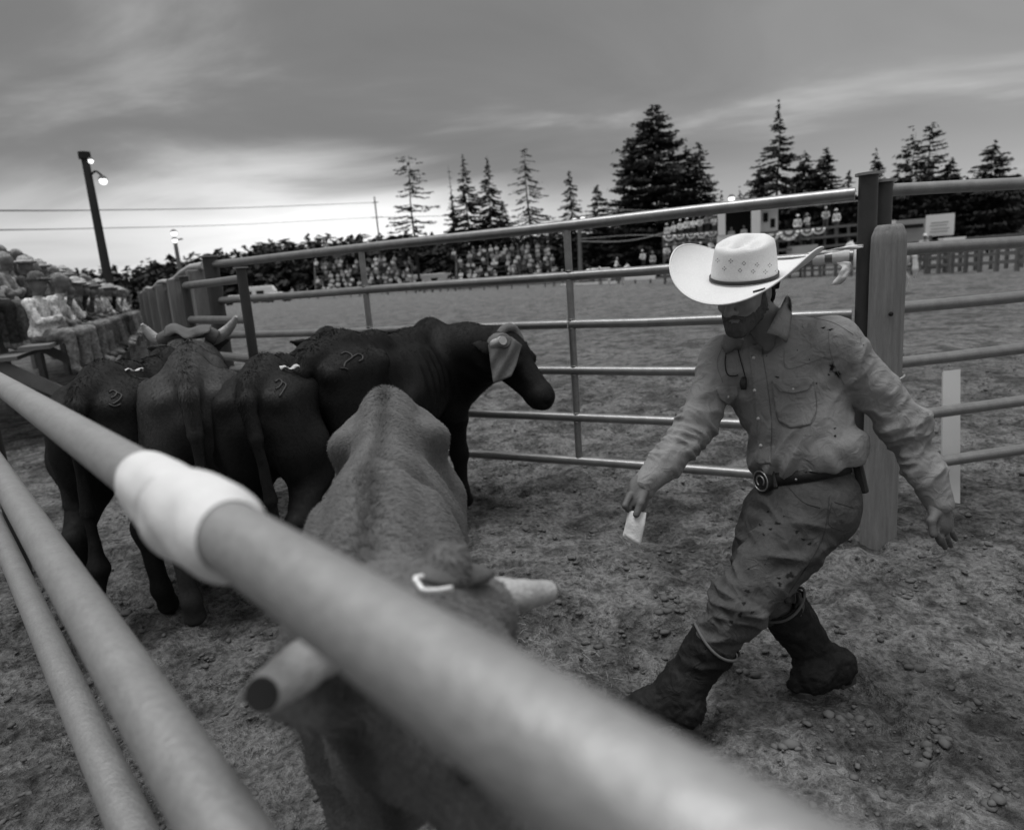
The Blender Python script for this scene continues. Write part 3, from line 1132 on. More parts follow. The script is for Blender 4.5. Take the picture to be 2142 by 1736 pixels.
class Steer:
    """local frame: x forward from the hips, y left, z up, ground at 0"""

    def __init__(s, label, hip, heading, scale, m_, vox, poll=None, hd=None, hu=None, wid=1.0, ears=1, swing=0.0, tail_sw=0.0, nw=1.0, tailup=0.0, extra=(), hairs=45000, hl=1.0):
        s.R = rot_z(heading)
        s.o = np.array([hip[0], hip[1], 0.0])
        s.sc = scale
        s.root = empty('steer', s.o, heading)
        tag(s.root, label, 'steer', 'steers in the pen')
        s.m = m_
        inv = lambda p: s.R.T @ (np.asarray(p, float) - s.o) / scale
        w = wid
        if poll is None:
            poll, hd = np.array([1.42, 0, 1.17]), unit([0.75, 0, -0.66])
            pl = poll
        else:
            pl = inv(poll)
            hd = unit(s.R.T @ np.asarray(hd, float))
        if hu is None:
            hu = np.array([0, 0, 1.0])
        else:
            hu = s.R.T @ np.asarray(hu, float)
        hu = unit(hu - hd * (hu @ hd))
        hs = np.cross(hu, hd)            # animal's left
        s.pl, s.hd, s.hu, s.hs = pl, hd, hu, hs
        lo = np.minimum(np.array([-0.55, -0.42, -0.03]), np.minimum(pl - 0.35, pl + hd * 0.6 - 0.25))
        hi = np.maximum(np.array([1.35, 0.42, 1.36]), np.maximum(pl + 0.35, pl + hd * 0.6 + 0.25))
        f = Field(lo, hi, vox)
        # trunk
        f.ell((0.44, 0, 0.85), (0.56, 0.235 * w, 0.275), k=0.05)
        f.ell((0.30, 0, 0.80), (0.34, 0.25 * w, 0.24), k=0.08)
        f.ell((-0.03, 0, 0.95), (0.30, 0.205 * w, 0.22), k=0.08)
        f.ell((0.90, 0, 0.83), (0.25, 0.195 * w, 0.30), k=0.08)
        f.chain([(-0.30, 0, 1.115), (-0.05, 0, 1.150), (0.25, 0, 1.13), (0.60, 0, 1.105), (0.88, 0, 1.13), (1.06, 0, 1.08)],
                [0.035, 0.042, 0.045, 0.048, 0.055, 0.07], k=0.10)
        for y in (-1, 1):
            f.cap((0.05, 0.165 * w * y, 1.075), (0.00, 0.190 * w * y, 1.060), 0.032, 0.036, k=0.08)      # hook bones
            f.cap((0.03, 0.17 * w * y, 1.05), (-0.29, 0.115 * w * y, 1.045), 0.035, 0.038, k=0.07)      # to the pins
            f.ell((-0.12, 0.115 * w * y, 0.86), (0.20, 0.105 * w, 0.26), k=0.07)                        # buttock
            f.ell((0.87, 0.135 * w * y, 0.93), (0.13, 0.06, 0.20), axes=((1, 0, 0.25), (0, 1, 0), (-0.25, 0, 1)), k=0.06)
            sh = swing * y
            f.chain([(-0.10, 0.13 * w * y, 0.80), (0.00 + sh, 0.15 * w * y, 0.64), (-0.27 + sh, 0.13 * w * y, 0.47), (-0.23 + sh * 1.3, 0.13 * w * y, 0.15), (-0.18 + sh * 1.3, 0.13 * w * y, 0.05)],
                    [0.14, 0.095, 0.05, 0.036, 0.05], k=0.05)
            f.cap((-0.30 + sh, 0.13 * w * y, 0.50), (-0.27 + sh, 0.13 * w * y, 0.42), 0.04, 0.035, k=0.04)
            f.chain([(0.90, 0.13 * w * y, 0.82), (0.83 - sh, 0.14 * w * y, 0.62), (0.88 - sh, 0.13 * w * y, 0.37), (0.88 - sh * 1.2, 0.13 * w * y, 0.13), (0.92 - sh * 1.2, 0.13 * w * y, 0.045)],
                    [0.12, 0.08, 0.048, 0.034, 0.048], k=0.05)
            f.ell((0.89 - sh, 0.13 * w * y, 0.36), (0.05, 0.045, 0.06), k=0.03)
        # flank hollow in front of the hooks
        for y in (-1, 1):
            f.ell((0.16, 0.235 * w * y, 0.99), (0.10, 0.055, 0.10), k=0.09, op='cut')
        # neck
        np_ = pl - hd * 0.02 - hu * 0.04
        f.cap((0.92, 0, 0.93), np_ * 0.45 + np.array([1.05, 0, 0.95]) * 0.55, 0.205 * (0.5 + 0.5 * nw), 0.165 * nw, k=0.08)
        f.cap(np_ * 0.45 + np.array([1.05, 0, 0.95]) * 0.55, np_, 0.165 * nw, 0.105, k=0.07)
        f.cap((1.06, 0, 0.70), pl + hd * 0.06 - hu * 0.12, 0.11 * nw, 0.07, k=0.10)
        f.cap((1.08, 0, 0.62), (1.15, 0, 0.80), 0.05, 0.05, k=0.10)
        # head
        A = (hd, hs, hu)
        f.ell(pl + hd * hl * 0.06 - hu * 0.03, (0.135, 0.10, 0.10), A, k=0.05)
        f.cap(pl + hd * hl * 0.10 - hu * 0.02, pl + hd * hl * 0.37 - hu * 0.02, 0.085, 0.056, k=0.04)
        f.cap(pl + hd * hl * 0.10 - hu * 0.115, pl + hd * hl * 0.36 - hu * 0.075, 0.062, 0.040, k=0.05)
        f.ell(pl + hd * hl * 0.42 - hu * 0.025, (0.068, 0.066, 0.066), A, k=0.035)
        f.ell(pl + hd * hl * 0.40 - hu * 0.085, (0.055, 0.045, 0.03), A, k=0.02)
        for y in (-1, 1):
            f.ell(pl + hd * hl * 0.155 + hs * 0.082 * y + hu * 0.018, (0.036, 0.022, 0.028), A, k=0.025)
            f.ell(pl + hd * hl * 0.155 + hs * 0.108 * y - hu * 0.002, (0.018, 0.014, 0.014), A, k=0.012, op='cut')
            f.ell(pl + hd * hl * 0.475 + hs * 0.036 * y - hu * 0.01, (0.02, 0.014, 0.012), A, k=0.012, op='cut')
            if ears:
                e0 = pl + hd * hl * 0.015 + hs * 0.085 * y - hu * 0.05
                ed = unit(hs * y * 0.9 - hd * 0.45 + hu * 0.05)
                f.cap(e0, e0 + ed * 0.08, 0.026, 0.043, k=0.02, flat=(np.cross(ed, hd), 0.4))
                f.cap(e0 + ed * 0.08, e0 + ed * 0.17, 0.043, 0.010, k=0.02, flat=(np.cross(ed, hd), 0.4))
        for ea, eb, ra, rb, kk, fl in extra:
            f.cap(inv(ea), inv(eb), ra / scale, rb / scale, k=kk, flat=None if fl is None else (s.R.T @ np.asarray(fl[0], float), fl[1]))
        # tail
        if tailup:
            f.cap((-0.14, 0, 1.12), (-0.29, 0, 1.13 + tailup), 0.036, 0.030, k=0.03)
        ty = tail_sw
        f.chain([(-0.27, 0, 1.10), (-0.36, 0.01 * ty, 1.06), (-0.385, 0.05 * ty, 0.90), (-0.375, 0.09 * ty, 0.62), (-0.37, 0.10 * ty, 0.45)], [0.045, 0.036, 0.027, 0.022, 0.022], k=0.02)
        f.chain([(-0.37, 0.10 * ty, 0.47), (-0.375, 0.11 * ty, 0.36), (-0.37, 0.12 * ty, 0.24)], [0.024, 0.045, 0.012], k=0.02)
        V, Q = f.surf(2)
        # hide: ribs, wrinkles, muscle unevenness
        n = vnormals(V, Q)
        rib = np.sin((V[:, 0] + 0.25 * (1.1 - V[:, 2])) * 2 * math.pi / 0.085)
        mk = np.exp(-((V[:, 0] - 0.48) / 0.22) ** 2) * np.exp(-((V[:, 2] - 0.88) / 0.14) ** 2)
        d = 0.0075 * rib * mk
        neckm = np.exp(-((V[:, 0] - 1.12) / 0.12) ** 2) * (V[:, 2] > 0.75)
        d += 0.004 * np.sin(V[:, 0] * 2 * math.pi / 0.05 + 2 * vnoise(V * 6)) * neckm
        d += 0.010 * vnoise(V * 5.0) * (V[:, 2] > 0.6) + 0.003 * vnoise(V * 14 + 4)
        V = V + n * d[:, None]
        s.V = (V * scale) @ s.R.T + s.o
        s.Q = Q
        s.body = link('body', mesh_np('body', V * scale, Q, m_), None)
        s.body.parent = s.root
        s.surf = Surface(s.V, Q)
        s.coat(V, Q, hairs)
        # eyes
        for y in (-1, 1):
            c = s.W(pl + hd * hl * 0.155 + hs * 0.092 * y + hu * 0.0)
            bm = bmesh.new()
            bmesh.ops.create_uvsphere(bm, u_segments=12, v_segments=8, radius=0.017 * scale)
            me = bpy.data.meshes.new('eye')
            bm.to_mesh(me); bm.free()
            me.transform(Matrix.Translation(Vector(c)))
            me.polygons.foreach_set('use_smooth', np.ones(len(me.polygons), dtype=bool))
            me.materials.append(M_EYE)
            link('eye', me, s.root)

    def coat(s, V, Q, count):
        """short lying hair: one tapered blade per hair"""
        rg = np.random.default_rng(len(V))
        nf = np.cross(V[Q[:, 2]] - V[Q[:, 0]], V[Q[:, 3]] - V[Q[:, 1]])
        ar = np.linalg.norm(nf, axis=1)
        top = np.clip(V[Q].mean(1)[:, 2] - 0.1, 0.05, 0.9)
        pr = ar * top
        pick = rg.choice(len(Q), count, p=pr / pr.sum())
        n = nf[pick] / (ar[pick][:, None] + 1e-12)
        u_, v_ = rg.random((2, count, 1))
        c = (V[Q[pick, 0]] * (1 - u_) + V[Q[pick, 1]] * u_) * (1 - v_) + (V[Q[pick, 3]] * (1 - u_) + V[Q[pick, 2]] * u_) * v_
        # hair runs back and down, swirling a little
        fl = np.stack([-0.9 + 0.9 * vnoise(c * 5.0), 0.9 * np.sign(c[:, 1]) * np.minimum(1, np.abs(c[:, 1]) * 8) + 0.7 * vnoise(c * 5.0 + 40), -0.75 + 0.5 * vnoise(c * 6 + 80)], 1)
        fl += 0.35 * rg.normal(size=fl.shape)
        fl -= n * (fl * n).sum(1)[:, None]
        fl /= np.linalg.norm(fl, axis=1)[:, None] + 1e-9
        sd_ = np.cross(n, fl)
        L = (0.009 + 0.011 * rg.random((count, 1))) / s.sc
        ridge = np.exp(-(c[:, 1:2] / 0.03) ** 2) * (c[:, 2:3] > 1.0)
        L = L * (1 + 0.5 * ridge)
        w = 0.0011 + 0.0008 * rg.random((count, 1))
        a, b = c - sd_ * w - n * 0.001, c + sd_ * w - n * 0.001
        tip = c + fl * L + n * (0.0022 + 0.0025 * rg.random((count, 1)) + 0.007 * ridge)
        VV = np.stack([a, b, tip], 1).reshape(-1, 3) * s.sc
        o = bpy.data.objects.new('coat', mesh_np('coat', VV, np.arange(len(VV)).reshape(-1, 3), s.m, False))
        COL.objects.link(o)
        o.parent = s.root
        o['kind'] = 'stuff'

    def W(s, p):
        return s.R @ (np.asarray(p, float) * s.sc) + s.o

    def horn(s, pts, rads, n=16, end=False):
        sp = spline(pts, 18)
        rr = np.interp(np.linspace(0, 1, 18), np.linspace(0, 1, len(rads)), rads)
        rr = rr * (1 + 0.035 * np.sin(np.arange(18) * 2.1))
        h = MB().tube(sp, list(rr), n).build('horn', M_HORN, s.root, True, 0.9)
        if end:
            d = unit(np.asarray(sp[-1]) - np.asarray(sp[-2]))
            MB().tube([sp[-1] - d * 0.004, np.asarray(sp[-1]) + d * 0.003], [rr[-1] * 1.02, rr[-1] * 0.9], n).build('cut_end', M_HORN_END, h, True, 0.8)
        return h

    def brand(s, strokes, r=0.008):
        e = None
        for st in strokes:
            pts = s.surf.line(st, 0.003, 16)
            if len(pts) > 3:
                MB().tube(pts, r, 8).build('brand_mark', M_SCAR, s.root, True)

    def slab(s, poly, thick, name, m_, step=6, fb=None):
        r = Sheet(fb).patch(poly, thick, step, 0.001, fb)
        if r is not None:
            return link(name, mesh_np(name, r[0], r[1], m_), s.root)


H_BROWN = hide_mat('brown_hide', 0.125)
H_MID = hide_mat('dun_hide', 0.05)
H_DARK = hide_mat('dark_hide', 0.010)
H_DARK2 = hide_mat('dark_brown_hide', 0.018)

# --- front steer, facing the camera below the near rail
t5, w5 = P(815, 848, 2.38), P(788, 1130, 1.32)
dv = unit((w5 - t5) * np.array([1, 1, 0]))
hA, hB = P(690, 1362, 0.72), P(1010, 1250, 0.98)          # horn roots
poll5 = (hA + hB) / 2
ax5 = unit(hB - hA)
fd = unit(np.cross(ax5, np.array([0, 0, 1.0])))
if fd @ (CAM - poll5) < 0:
    fd = -fd
hd5 = unit(fd * 0.75 + np.array([0, 0, -0.66]))
hip5 = t5 + dv * 0.27 * 0.93
S5 = Steer('brown steer in front facing the camera with its head under the near rail', hip5, math.atan2(dv[1], dv[0]), 0.96, H_BROWN, 0.0095,
           poll=poll5 + hd5 * 0.0 + np.array([0, 0, -0.02]), hd=hd5, wid=0.80, tail_sw=0.0, swing=0.06, nw=0.62, tailup=0.02, hairs=110000, extra=[(hA + (hB - hA) * 0.1, hB - (hB - hA) * 0.05 - np.array([0, 0, 0.03]), 0.048, 0.058, 0.03, None), (hB - np.array([0.02, 0, 0.03]), P(985, 1300, 0.93), 0.055, 0.05, 0.03, None), (P(918, 1240, 0.90), P(934, 1186, 0.88), 0.022, 0.028, 0.004, (_f, 0.5)), (P(934, 1186, 0.86), P(941, 1160, 0.86), 0.028, 0.010, 0.004, (_f, 0.5))], hu=np.cross(hd5, ax5) * (1 if np.cross(hd5, ax5)[2] > 0 else -1))
rootL, rootR = S5.W(S5.pl - S5.hs * 0.07), S5.W(S5.pl + S5.hs * 0.07)
if (rootL - rootR) @ (hA - hB) < 0:
    rootL, rootR = rootR, rootL
S5.horn([rootL, hA, P(610, 1410, 0.66), P(548, 1452, 0.60)], [0.026, 0.026, 0.024, 0.017], end=True)
S5.horn([rootR, hB + np.array([0, 0, 0.0]), P(1080, 1246, 1.0), P(1152, 1236, 1.04)], [0.030, 0.030, 0.025, 0.016], end=True)

# leather wrap over the horn root with its bright wire
lw = [P(872, 1213, 0.84), P(905, 1200, 0.87), P(960, 1191, 0.90), P(1046, 1212, 0.93), P(985, 1228, 0.87), P(925, 1236, 0.82)]
mb = MB()
c = sum(lw) / 6
lw = [c + (q - c) * 1.3 for q in lw]
up_ = np.array([0, 0, 0.014])
V = [q for q in lw] + [q + up_ for q in lw] + [c, c + up_ * 2.0]
Fc = []
for i in range(6):
    j = (i + 1) % 6
    Fc += [(i, j, 12), (7 + i - 1 + 0, 13, 6 + j), (i, 6 + i, 6 + j, j)]
Fc = [f if len(f) == 4 or f[2] == 12 else (f[0], f[1], f[2]) for f in Fc]
wrap5 = link('horn_wrap', mesh_np('horn_wrap', V, Fc, M_LEATHER), S5.root)
sb = wrap5.modifiers.new('sub', 'SUBSURF'); sb.levels = 1; sb.render_levels = 1
MB().tube(spline([P(886, 1205, 0.80), P(868, 1209, 0.795), P(876, 1222, 0.79), P(886, 1234, 0.785), P(915, 1234, 0.79), P(946, 1229, 0.80)], 18), 0.0033, 8).build('buckle_wire', mat('bright_buckle', 0.75, 0.4, metal=0.3), S5.root, True)

# --- big dark steer side-on, head to the right
t4, w4 = P(655, 742, 3.28), P(872, 722, 4.22)
dv = unit((w4 - t4) * np.array([1, 1, 0]))
poll4 = P(1062, 716, 3.98)
nose4 = P(1143, 828, 3.90)
hip4 = t4 + dv * 0.27 * 1.0
S4 = Steer('big dark steer standing side-on with a grey cloth wrap on its horns', hip4, math.atan2(dv[1], dv[0]), 1.055, H_DARK, 0.0105,
           poll=poll4, hd=nose4 - poll4, wid=0.98, tail_sw=0.5, swing=0.0, hl=0.86)
h1 = P(1052, 712, 3.80)
S4.horn([S4.W(S4.pl - S4.hs * 0.06), S4.W(S4.pl - S4.hs * 0.12), h1], [0.034, 0.032, 0.027])
wr = MB()
a0, a1 = S4.W(S4.pl - S4.hs * 0.05 - S4.hu * 0.02), h1 + (S4.W(S4.pl) - h1) * 0.12
wr.tube([a0 + (a1 - a0) * t for t in np.linspace(0, 1, 8)], [0.085, 0.080, 0.072, 0.064, 0.056, 0.05, 0.046, 0.040], 18)
wr.build('horn_wrap', M_CANVAS, S4.root, True, 0.8)
S4.slab([(1021, 722), (1026, 762), (1032, 803), (1052, 795), (1070, 787), (1080, 764), (1087, 738), (1092, 722), (1070, 705), (1045, 703)], 0.014, 'wrap_flap', M_CANVAS, fb=3.84)
kn = MB()
kn.tube(spline([P(1046, 700, 3.92), P(1056, 688, 3.93), P(1070, 686, 3.95), P(1078, 694, 3.97), P(1088, 712, 3.98), P(1096, 722, 3.97)], 20), [0.012, 0.028, 0.033, 0.03, 0.028, 0.026] and 0.027, 12)
kn.build('wrap_knot', M_CANVAS, S4.root, True)
S4.brand([[(713, 742), (722, 738), (732, 741), (737, 748), (728, 755), (722, 760), (719, 770)], [(737, 748), (748, 742), (757, 745), (758, 752), (750, 757)], [(712, 771), (720, 771), (727, 774)]], 0.0045)

# --- horned steer seen from behind
t2, p2 = P(392, 800, 2.98), P(398, 722, 4.55)
dv = unit((p2 - t2) * np.array([1, 1, 0]))
hip2 = t2 + dv * 0.30
S2 = Steer('horned steer seen from behind with a leather wrap between wide pale horns', hip2, math.atan2(dv[1], dv[0]), 1.03, H_MID, 0.0105,
           poll=P(398, 716, 4.5), hd=unit(dv * 0.8 + np.array([0, 0, -0.5])), wid=1.02, tail_sw=0.0, swing=-0.05)
sL, sR = S2.W(S2.pl + S2.hs * 0.06), S2.W(S2.pl - S2.hs * 0.06)
if (sL - sR) @ _r > 0:
    sL, sR = sR, sL
S2.horn([sL, P(355, 716, 4.5), P(325, 708, 4.48), P(306, 690, 4.45), P(297, 678, 4.42)], [0.045, 0.042, 0.036, 0.026, 0.010])
S2.horn([sR, P(440, 712, 4.5), P(468, 697, 4.48), P(486, 678, 4.45), P(494, 662, 4.42)], [0.045, 0.042, 0.037, 0.026, 0.010])
MB().tube(spline([P(342, 712, 4.46), P(365, 702, 4.42), P(398, 706, 4.40), P(428, 698, 4.42), P(452, 708, 4.46)], 18), 0.055, 14).build('horn_wrap', M_LEATHER, S2.root, True)
strip([P(345, 695, 4.36), P(368, 688, 4.33), P(392, 700, 4.32), P(415, 692, 4.34), P(440, 690, 4.37)], 0.09, (0, 0.75, 0.66), M_LEATHER, 'wrap_strap', S2.root, 0.008, 0.15)
strip([P(352, 727, 4.34), P(378, 717, 4.30), P(402, 722, 4.28), P(428, 716, 4.32)], 0.07, (0, 0.6, 0.8), M_LEATHER, 'wrap_strap', S2.root, 0.008, 0.15)

# --- steer between them
t3, w3 = P(520, 800, 2.95), P(640, 752, 3.95)
dv = unit((w3 - t3) * np.array([1, 1, 0]))
hip3 = t3 + dv * 0.28
S3 = Steer('dark steer between the horned steer and the big side-on steer', hip3, math.atan2(dv[1], dv[0]), 1.0, H_DARK2, 0.012, wid=1.0, tail_sw=-0.6, swing=0.04)
S3.brand([[(576, 800), (583, 795), (590, 800), (584, 810), (577, 815)], [(590, 800), (598, 806), (592, 818), (584, 830)]], 0.004)
# --- leftmost steer
t1, w1 = P(170, 812, 2.95), P(318, 757, 3.85)
dv = unit((w1 - t1) * np.array([1, 1, 0]))
hip1 = t1 + dv * 0.28
S1 = Steer('leftmost dark steer with a hip brand, behind the near rail', hip1, math.atan2(dv[1], dv[0]), 1.02, H_DARK2, 0.012, wid=1.0, tail_sw=0.3, swing=-0.04)
S1.brand([[(228, 822), (236, 818), (244, 822), (240, 830), (232, 834)], [(244, 822), (254, 828), (248, 838), (236, 846)], [(228, 846), (240, 850), (252, 846)]], 0.004)

# white number tags glued on two backs
def back_tag(px, py, st, label):
    h, n = st.surf.hit(px, py + 8)
    if h is None:
        return
    e = empty('back_tag', h)
    tag(e, label, 'tag')
    r0 = _r
    fw = unit(np.cross(n, r0))
    strip([h + n * 0.010 - r0 * 0.04, h + n * 0.022 - r0 * 0.015, h + n * 0.008 + r0 * 0.015, h + n * 0.028 + r0 * 0.04, h + n * 0.016 + r0 * 0.055], 0.024, fw, mat('tag_paper', 0.5, 0.9, var=0.2), 'paper', e, 0.002, 0.4)


back_tag(598, 768, S3, 'curled white paper tag stuck on the middle dark steer back')
back_tag(268, 772, S1, 'small white paper tag on the leftmost steer back')

# ================================================================== THE MAN
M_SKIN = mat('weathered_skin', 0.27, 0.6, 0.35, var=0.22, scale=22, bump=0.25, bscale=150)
M_BEARD = mat('beard', 0.125, 0.9, 0.1, var=0.5, scale=60, stretch=(1, 1, 0.4), bump=0.9, bscale=220)
M_HAIR = mat('dark_hair', 0.015, 0.6, 0.3, var=0.5, scale=40, bump=0.9, bscale=120)
M_STAIN = mat('wet_stain', 0.016, 0.9, 0.1, var=0.4, scale=40)


_t = M_STAIN.node_tree
_a = N(_t, 'ShaderNodeAttribute'); _a.attribute_name = 'fall'
_c = N(_t, 'ShaderNodeTexCoord')
_n = N(_t, 'ShaderNodeTexNoise', Scale=150.0, Detail=4.0, Roughness=0.7)
_t.links.new(_c.outputs['Object'], _n.inputs['Vector'])
_s = math_node(_t, 'ADD', _a.outputs['Fac'], math_node(_t, 'MULTIPLY_ADD', _n.outputs['Fac'], 1.2, -0.6))
_t.links.new(smooth(_t, _s, 0.1, 0.8), _t.nodes['Principled BSDF'].inputs['Alpha'])


def cloth_mat(name, val, weave=900.0, var=0.25, big=5.0, wear=0.3, rough=0.9):
    mt = bpy.data.materials.new(name)
    mt.use_nodes = True
    t = mt.node_tree
    L = t.links.new
    b = t.nodes['Principled BSDF']
    b.inputs['Roughness'].default_value = rough
    b.inputs['Specular IOR Level'].default_value = 0.12
    tc = N(t, 'ShaderNodeTexCoord')
    n1 = N(t, 'ShaderNodeTexNoise', Scale=big, Detail=6.0, Roughness=0.6)
    n2 = N(t, 'ShaderNodeTexNoise', Scale=70.0, Detail=4.0, Roughness=0.65)
    n3 = N(t, 'ShaderNodeTexNoise', Scale=weave, Detail=2.0, Roughness=0.6)
    for n in (n1, n2, n3):
        L(tc.outputs['Object'], n.inputs['Vector'])
    v = math_node(t, 'MULTIPLY_ADD', n1.outputs['Fac'], 2 * var * val, val * (1 - var))
    v = math_node(t, 'MULTIPLY', v, math_node(t, 'MULTIPLY_ADD', n2.outputs['Fac'], 2 * wear, 1 - wear))
    v = math_node(t, 'MULTIPLY', v, math_node(t, 'MULTIPLY_ADD', n3.outputs['Fac'], 0.5, 0.75))
    L(v, b.inputs['Base Color'])
    n4 = N(t, 'ShaderNodeTexNoise', Scale=17.0, Detail=3.0, Roughness=0.5, Distortion=0.9)
    L(tc.outputs['Object'], n4.inputs['Vector'])
    rdg = math_node(t, 'ABSOLUTE', math_node(t, 'SUBTRACT', n4.outputs['Fac'], 0.5))
    h = math_node(t, 'ADD', math_node(t, 'MULTIPLY', rdg, -1.6), math_node(t, 'MULTIPLY', n3.outputs['Fac'], 0.10))
    bp = N(t, 'ShaderNodeBump', Strength=0.75, Distance=0.012)
    L(h, bp.inputs['Height'])
    L(bp.outputs[0], b.inputs['Normal'])
    return mt


M_SHIRT = cloth_mat('faded_denim_shirt', 0.235, var=0.12, wear=0.09)
M_STITCH = mat('shirt_seam', 0.15, 0.9, var=0.2)
M_JEANS = cloth_mat('dirty_jeans', 0.075, var=0.45, big=7.0, wear=0.35)
M_BOOT = cloth_mat('muddy_leather', 0.016, var=0.7, big=11.0, wear=0.45, rough=0.65)
M_MUDBOOT = cloth_mat('caked_boot', 0.09, var=0.6, big=18.0, wear=0.4)
M_BELT = mat('belt_leather', 0.02, 0.5, 0.4, var=0.4, scale=40, bump=0.3, bscale=120)
M_SILVER = mat('worn_silver', 0.4, 0.35, 0.5, metal=0.8, var=0.3, scale=60)
M_SNAP = mat('pearl_snap', 0.6, 0.3, 0.5, var=0.1)

man = empty('person', G(1560, 1480))
tag(man, 'man in pale cowboy hat and denim shirt striding left, holding a paper', 'person')

shR, shL = P(1514, 750, 2.46), P(1742, 716, 2.24)
elR, wrR = P(1456, 893, 2.39), P(1352, 1010, 2.28)
elL, wrL = P(1890, 884, 2.24), P(1963, 1048, 2.19)
chest, belly = P(1640, 806, 2.36), P(1681, 925, 2.33)
waist, pelvis = P(1688, 979, 2.33), P(1690, 1045, 2.33)
hipL, knL, anL = P(1700, 1075, 2.27), P(1545, 1266, 2.22), P(1424, 1438, 2.26)
hipR, knR, anR = P(1622, 1075, 2.42), P(1572, 1218, 2.39), P(1716, 1388, 2.40)
LAT = unit(shL - shR)
AXU = unit(chest - pelvis)
FWD = unit(np.cross(AXU, LAT))
if FWD @ _f > 0:
    FWD = -FWD
LAT = unit(LAT - AXU * (LAT @ AXU))
AX = (LAT, FWD, AXU)
neck0 = P(1628, 700, 2.36)
hc = P(1555, 600, 2.29)                      # centre of the head
HFw = unit(-0.64 * _r - 0.36 * _u - 0.68 * _f)
HUp = unit(_u + 0.06 * _r - HFw * ((_u + 0.06 * _r) @ HFw))
HSd = np.cross(HUp, HFw)                     # his left


def fold_disp(V, a, b, lam, amp, seed, lo=0.0, hi=1.0, twist=0.6, reach=0.16):
    """crumple rings across a limb"""
    ab = b - a
    L = np.linalg.norm(ab)
    ax = ab / L
    rel = V - a
    s_ = rel @ ax
    rad = rel - s_[:, None] * ax
    dist = np.linalg.norm(rad, axis=1)
    e1 = unit(np.cross(ax, [0.3, 0.9, 0.2]))
    e2 = np.cross(ax, e1)
    cx, cy = (rad @ e1) / (dist + 1e-6), (rad @ e2) / (dist + 1e-6)
    t = s_ / L
    m_ = np.clip((t - lo) / 0.12, 0, 1) * np.clip((hi - t) / 0.12, 0, 1) * np.clip((reach - dist) / 0.03, 0, 1)
    q = np.stack([s_ / lam + twist * cx, cx * 0.9 + seed, cy * 0.9], 1)
    w = vnoise(q)
    r1 = 1 - 2 * np.abs(w)
    q2 = np.stack([s_ / lam * 1.9 - twist * cy, cx * 1.4 + seed + 7, cy * 1.4], 1)
    return amp * m_ * (r1 + 0.45 * (1 - 2 * np.abs(vnoise(q2))))


# light evened out in the skin colour: darker hands, lighter face under the hat
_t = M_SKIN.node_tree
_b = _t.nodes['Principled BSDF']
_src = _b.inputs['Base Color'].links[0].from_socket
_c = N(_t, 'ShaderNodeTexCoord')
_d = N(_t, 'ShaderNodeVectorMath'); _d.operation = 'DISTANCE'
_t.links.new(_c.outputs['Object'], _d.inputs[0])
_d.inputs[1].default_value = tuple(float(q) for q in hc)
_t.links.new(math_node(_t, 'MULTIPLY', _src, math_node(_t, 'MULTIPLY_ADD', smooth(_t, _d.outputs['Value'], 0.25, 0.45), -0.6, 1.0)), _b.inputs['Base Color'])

# ---- shirt
allp = np.array([shR, shL, elR, wrR, elL, wrL, chest, belly, pelvis, neck0])
f = Field(allp.min(0) - 0.17, allp.max(0) + 0.17, 0.0052)
f.ell(chest, (0.185, 0.120, 0.20), AX, k=0.05)
f.ell(chest + AXU * 0.05 + FWD * 0.01, (0.185, 0.115, 0.13), AX, k=0.05)
f.ell(belly, (0.168, 0.125, 0.17), AX, k=0.07)
f.ell(waist, (0.165, 0.118, 0.10), AX, k=0.06)
f.ell(waist + AXU * 0.045, (0.178, 0.135, 0.050), AX, k=0.05)
f.cut_plane(waist - AXU * 0.012, -AXU)
f.cap(neck0 - AXU * 0.03, shR + AXU * 0.0, 0.078, 0.072, k=0.06)
f.cap(neck0 - AXU * 0.03, shL + AXU * 0.0, 0.078, 0.075, k=0.06)
f.cap(shR, elR, 0.073, 0.062, k=0.05)
f.cap(elR, wrR, 0.062, 0.043, k=0.03)
f.cap(shL, elL, 0.077, 0.066, k=0.05)
f.cap(elL, wrL, 0.066, 0.044, k=0.03)
f.cap(elL + unit(elL - shL) * 0.005, elL, 0.064, 0.064, k=0.03)
# cuffs
f.cap(wrR + unit(elR - wrR) * 0.05, wrR + unit(wrR - elR) * 0.005, 0.044, 0.041, k=0.008)
f.cap(wrL + unit(elL - wrL) * 0.06, wrL + unit(wrL - elL) * 0.01, 0.046, 0.044, k=0.008)
# openings
f.ell(wrR + unit(wrR - elR) * 0.075, (0.05, 0.05, 0.05), k=0.0, op='cut')
f.ell(wrL + unit(wrL - elL) * 0.080, (0.05, 0.05, 0.05), k=0.0, op='cut')
nk = P(1582, 688, 2.28)
f.ell(nk + (neck0 - nk) * 0.12, (0.050, 0.070, 0.085), (LAT, FWD * 1.0, AXU), k=0.015, op='cut')
V, Q = f.surf(1)
n = vnormals(V, Q)
d = fold_disp(V, shR, elR, 0.070, 0.0075, 1.0, 0.15, 1.1)
d += fold_disp(V, elR - (wrR - elR) * 0.15, wrR, 0.032, 0.0085, 2.3, 0.0, 0.86, 0.9)
d += fold_disp(V, shL, elL, 0.075, 0.0085, 3.1, 0.1, 1.1)
d += fold_disp(V, elL - (wrL - elL) * 0.12, wrL, 0.042, 0.0105, 4.7, 0.0, 0.84, 0.9)
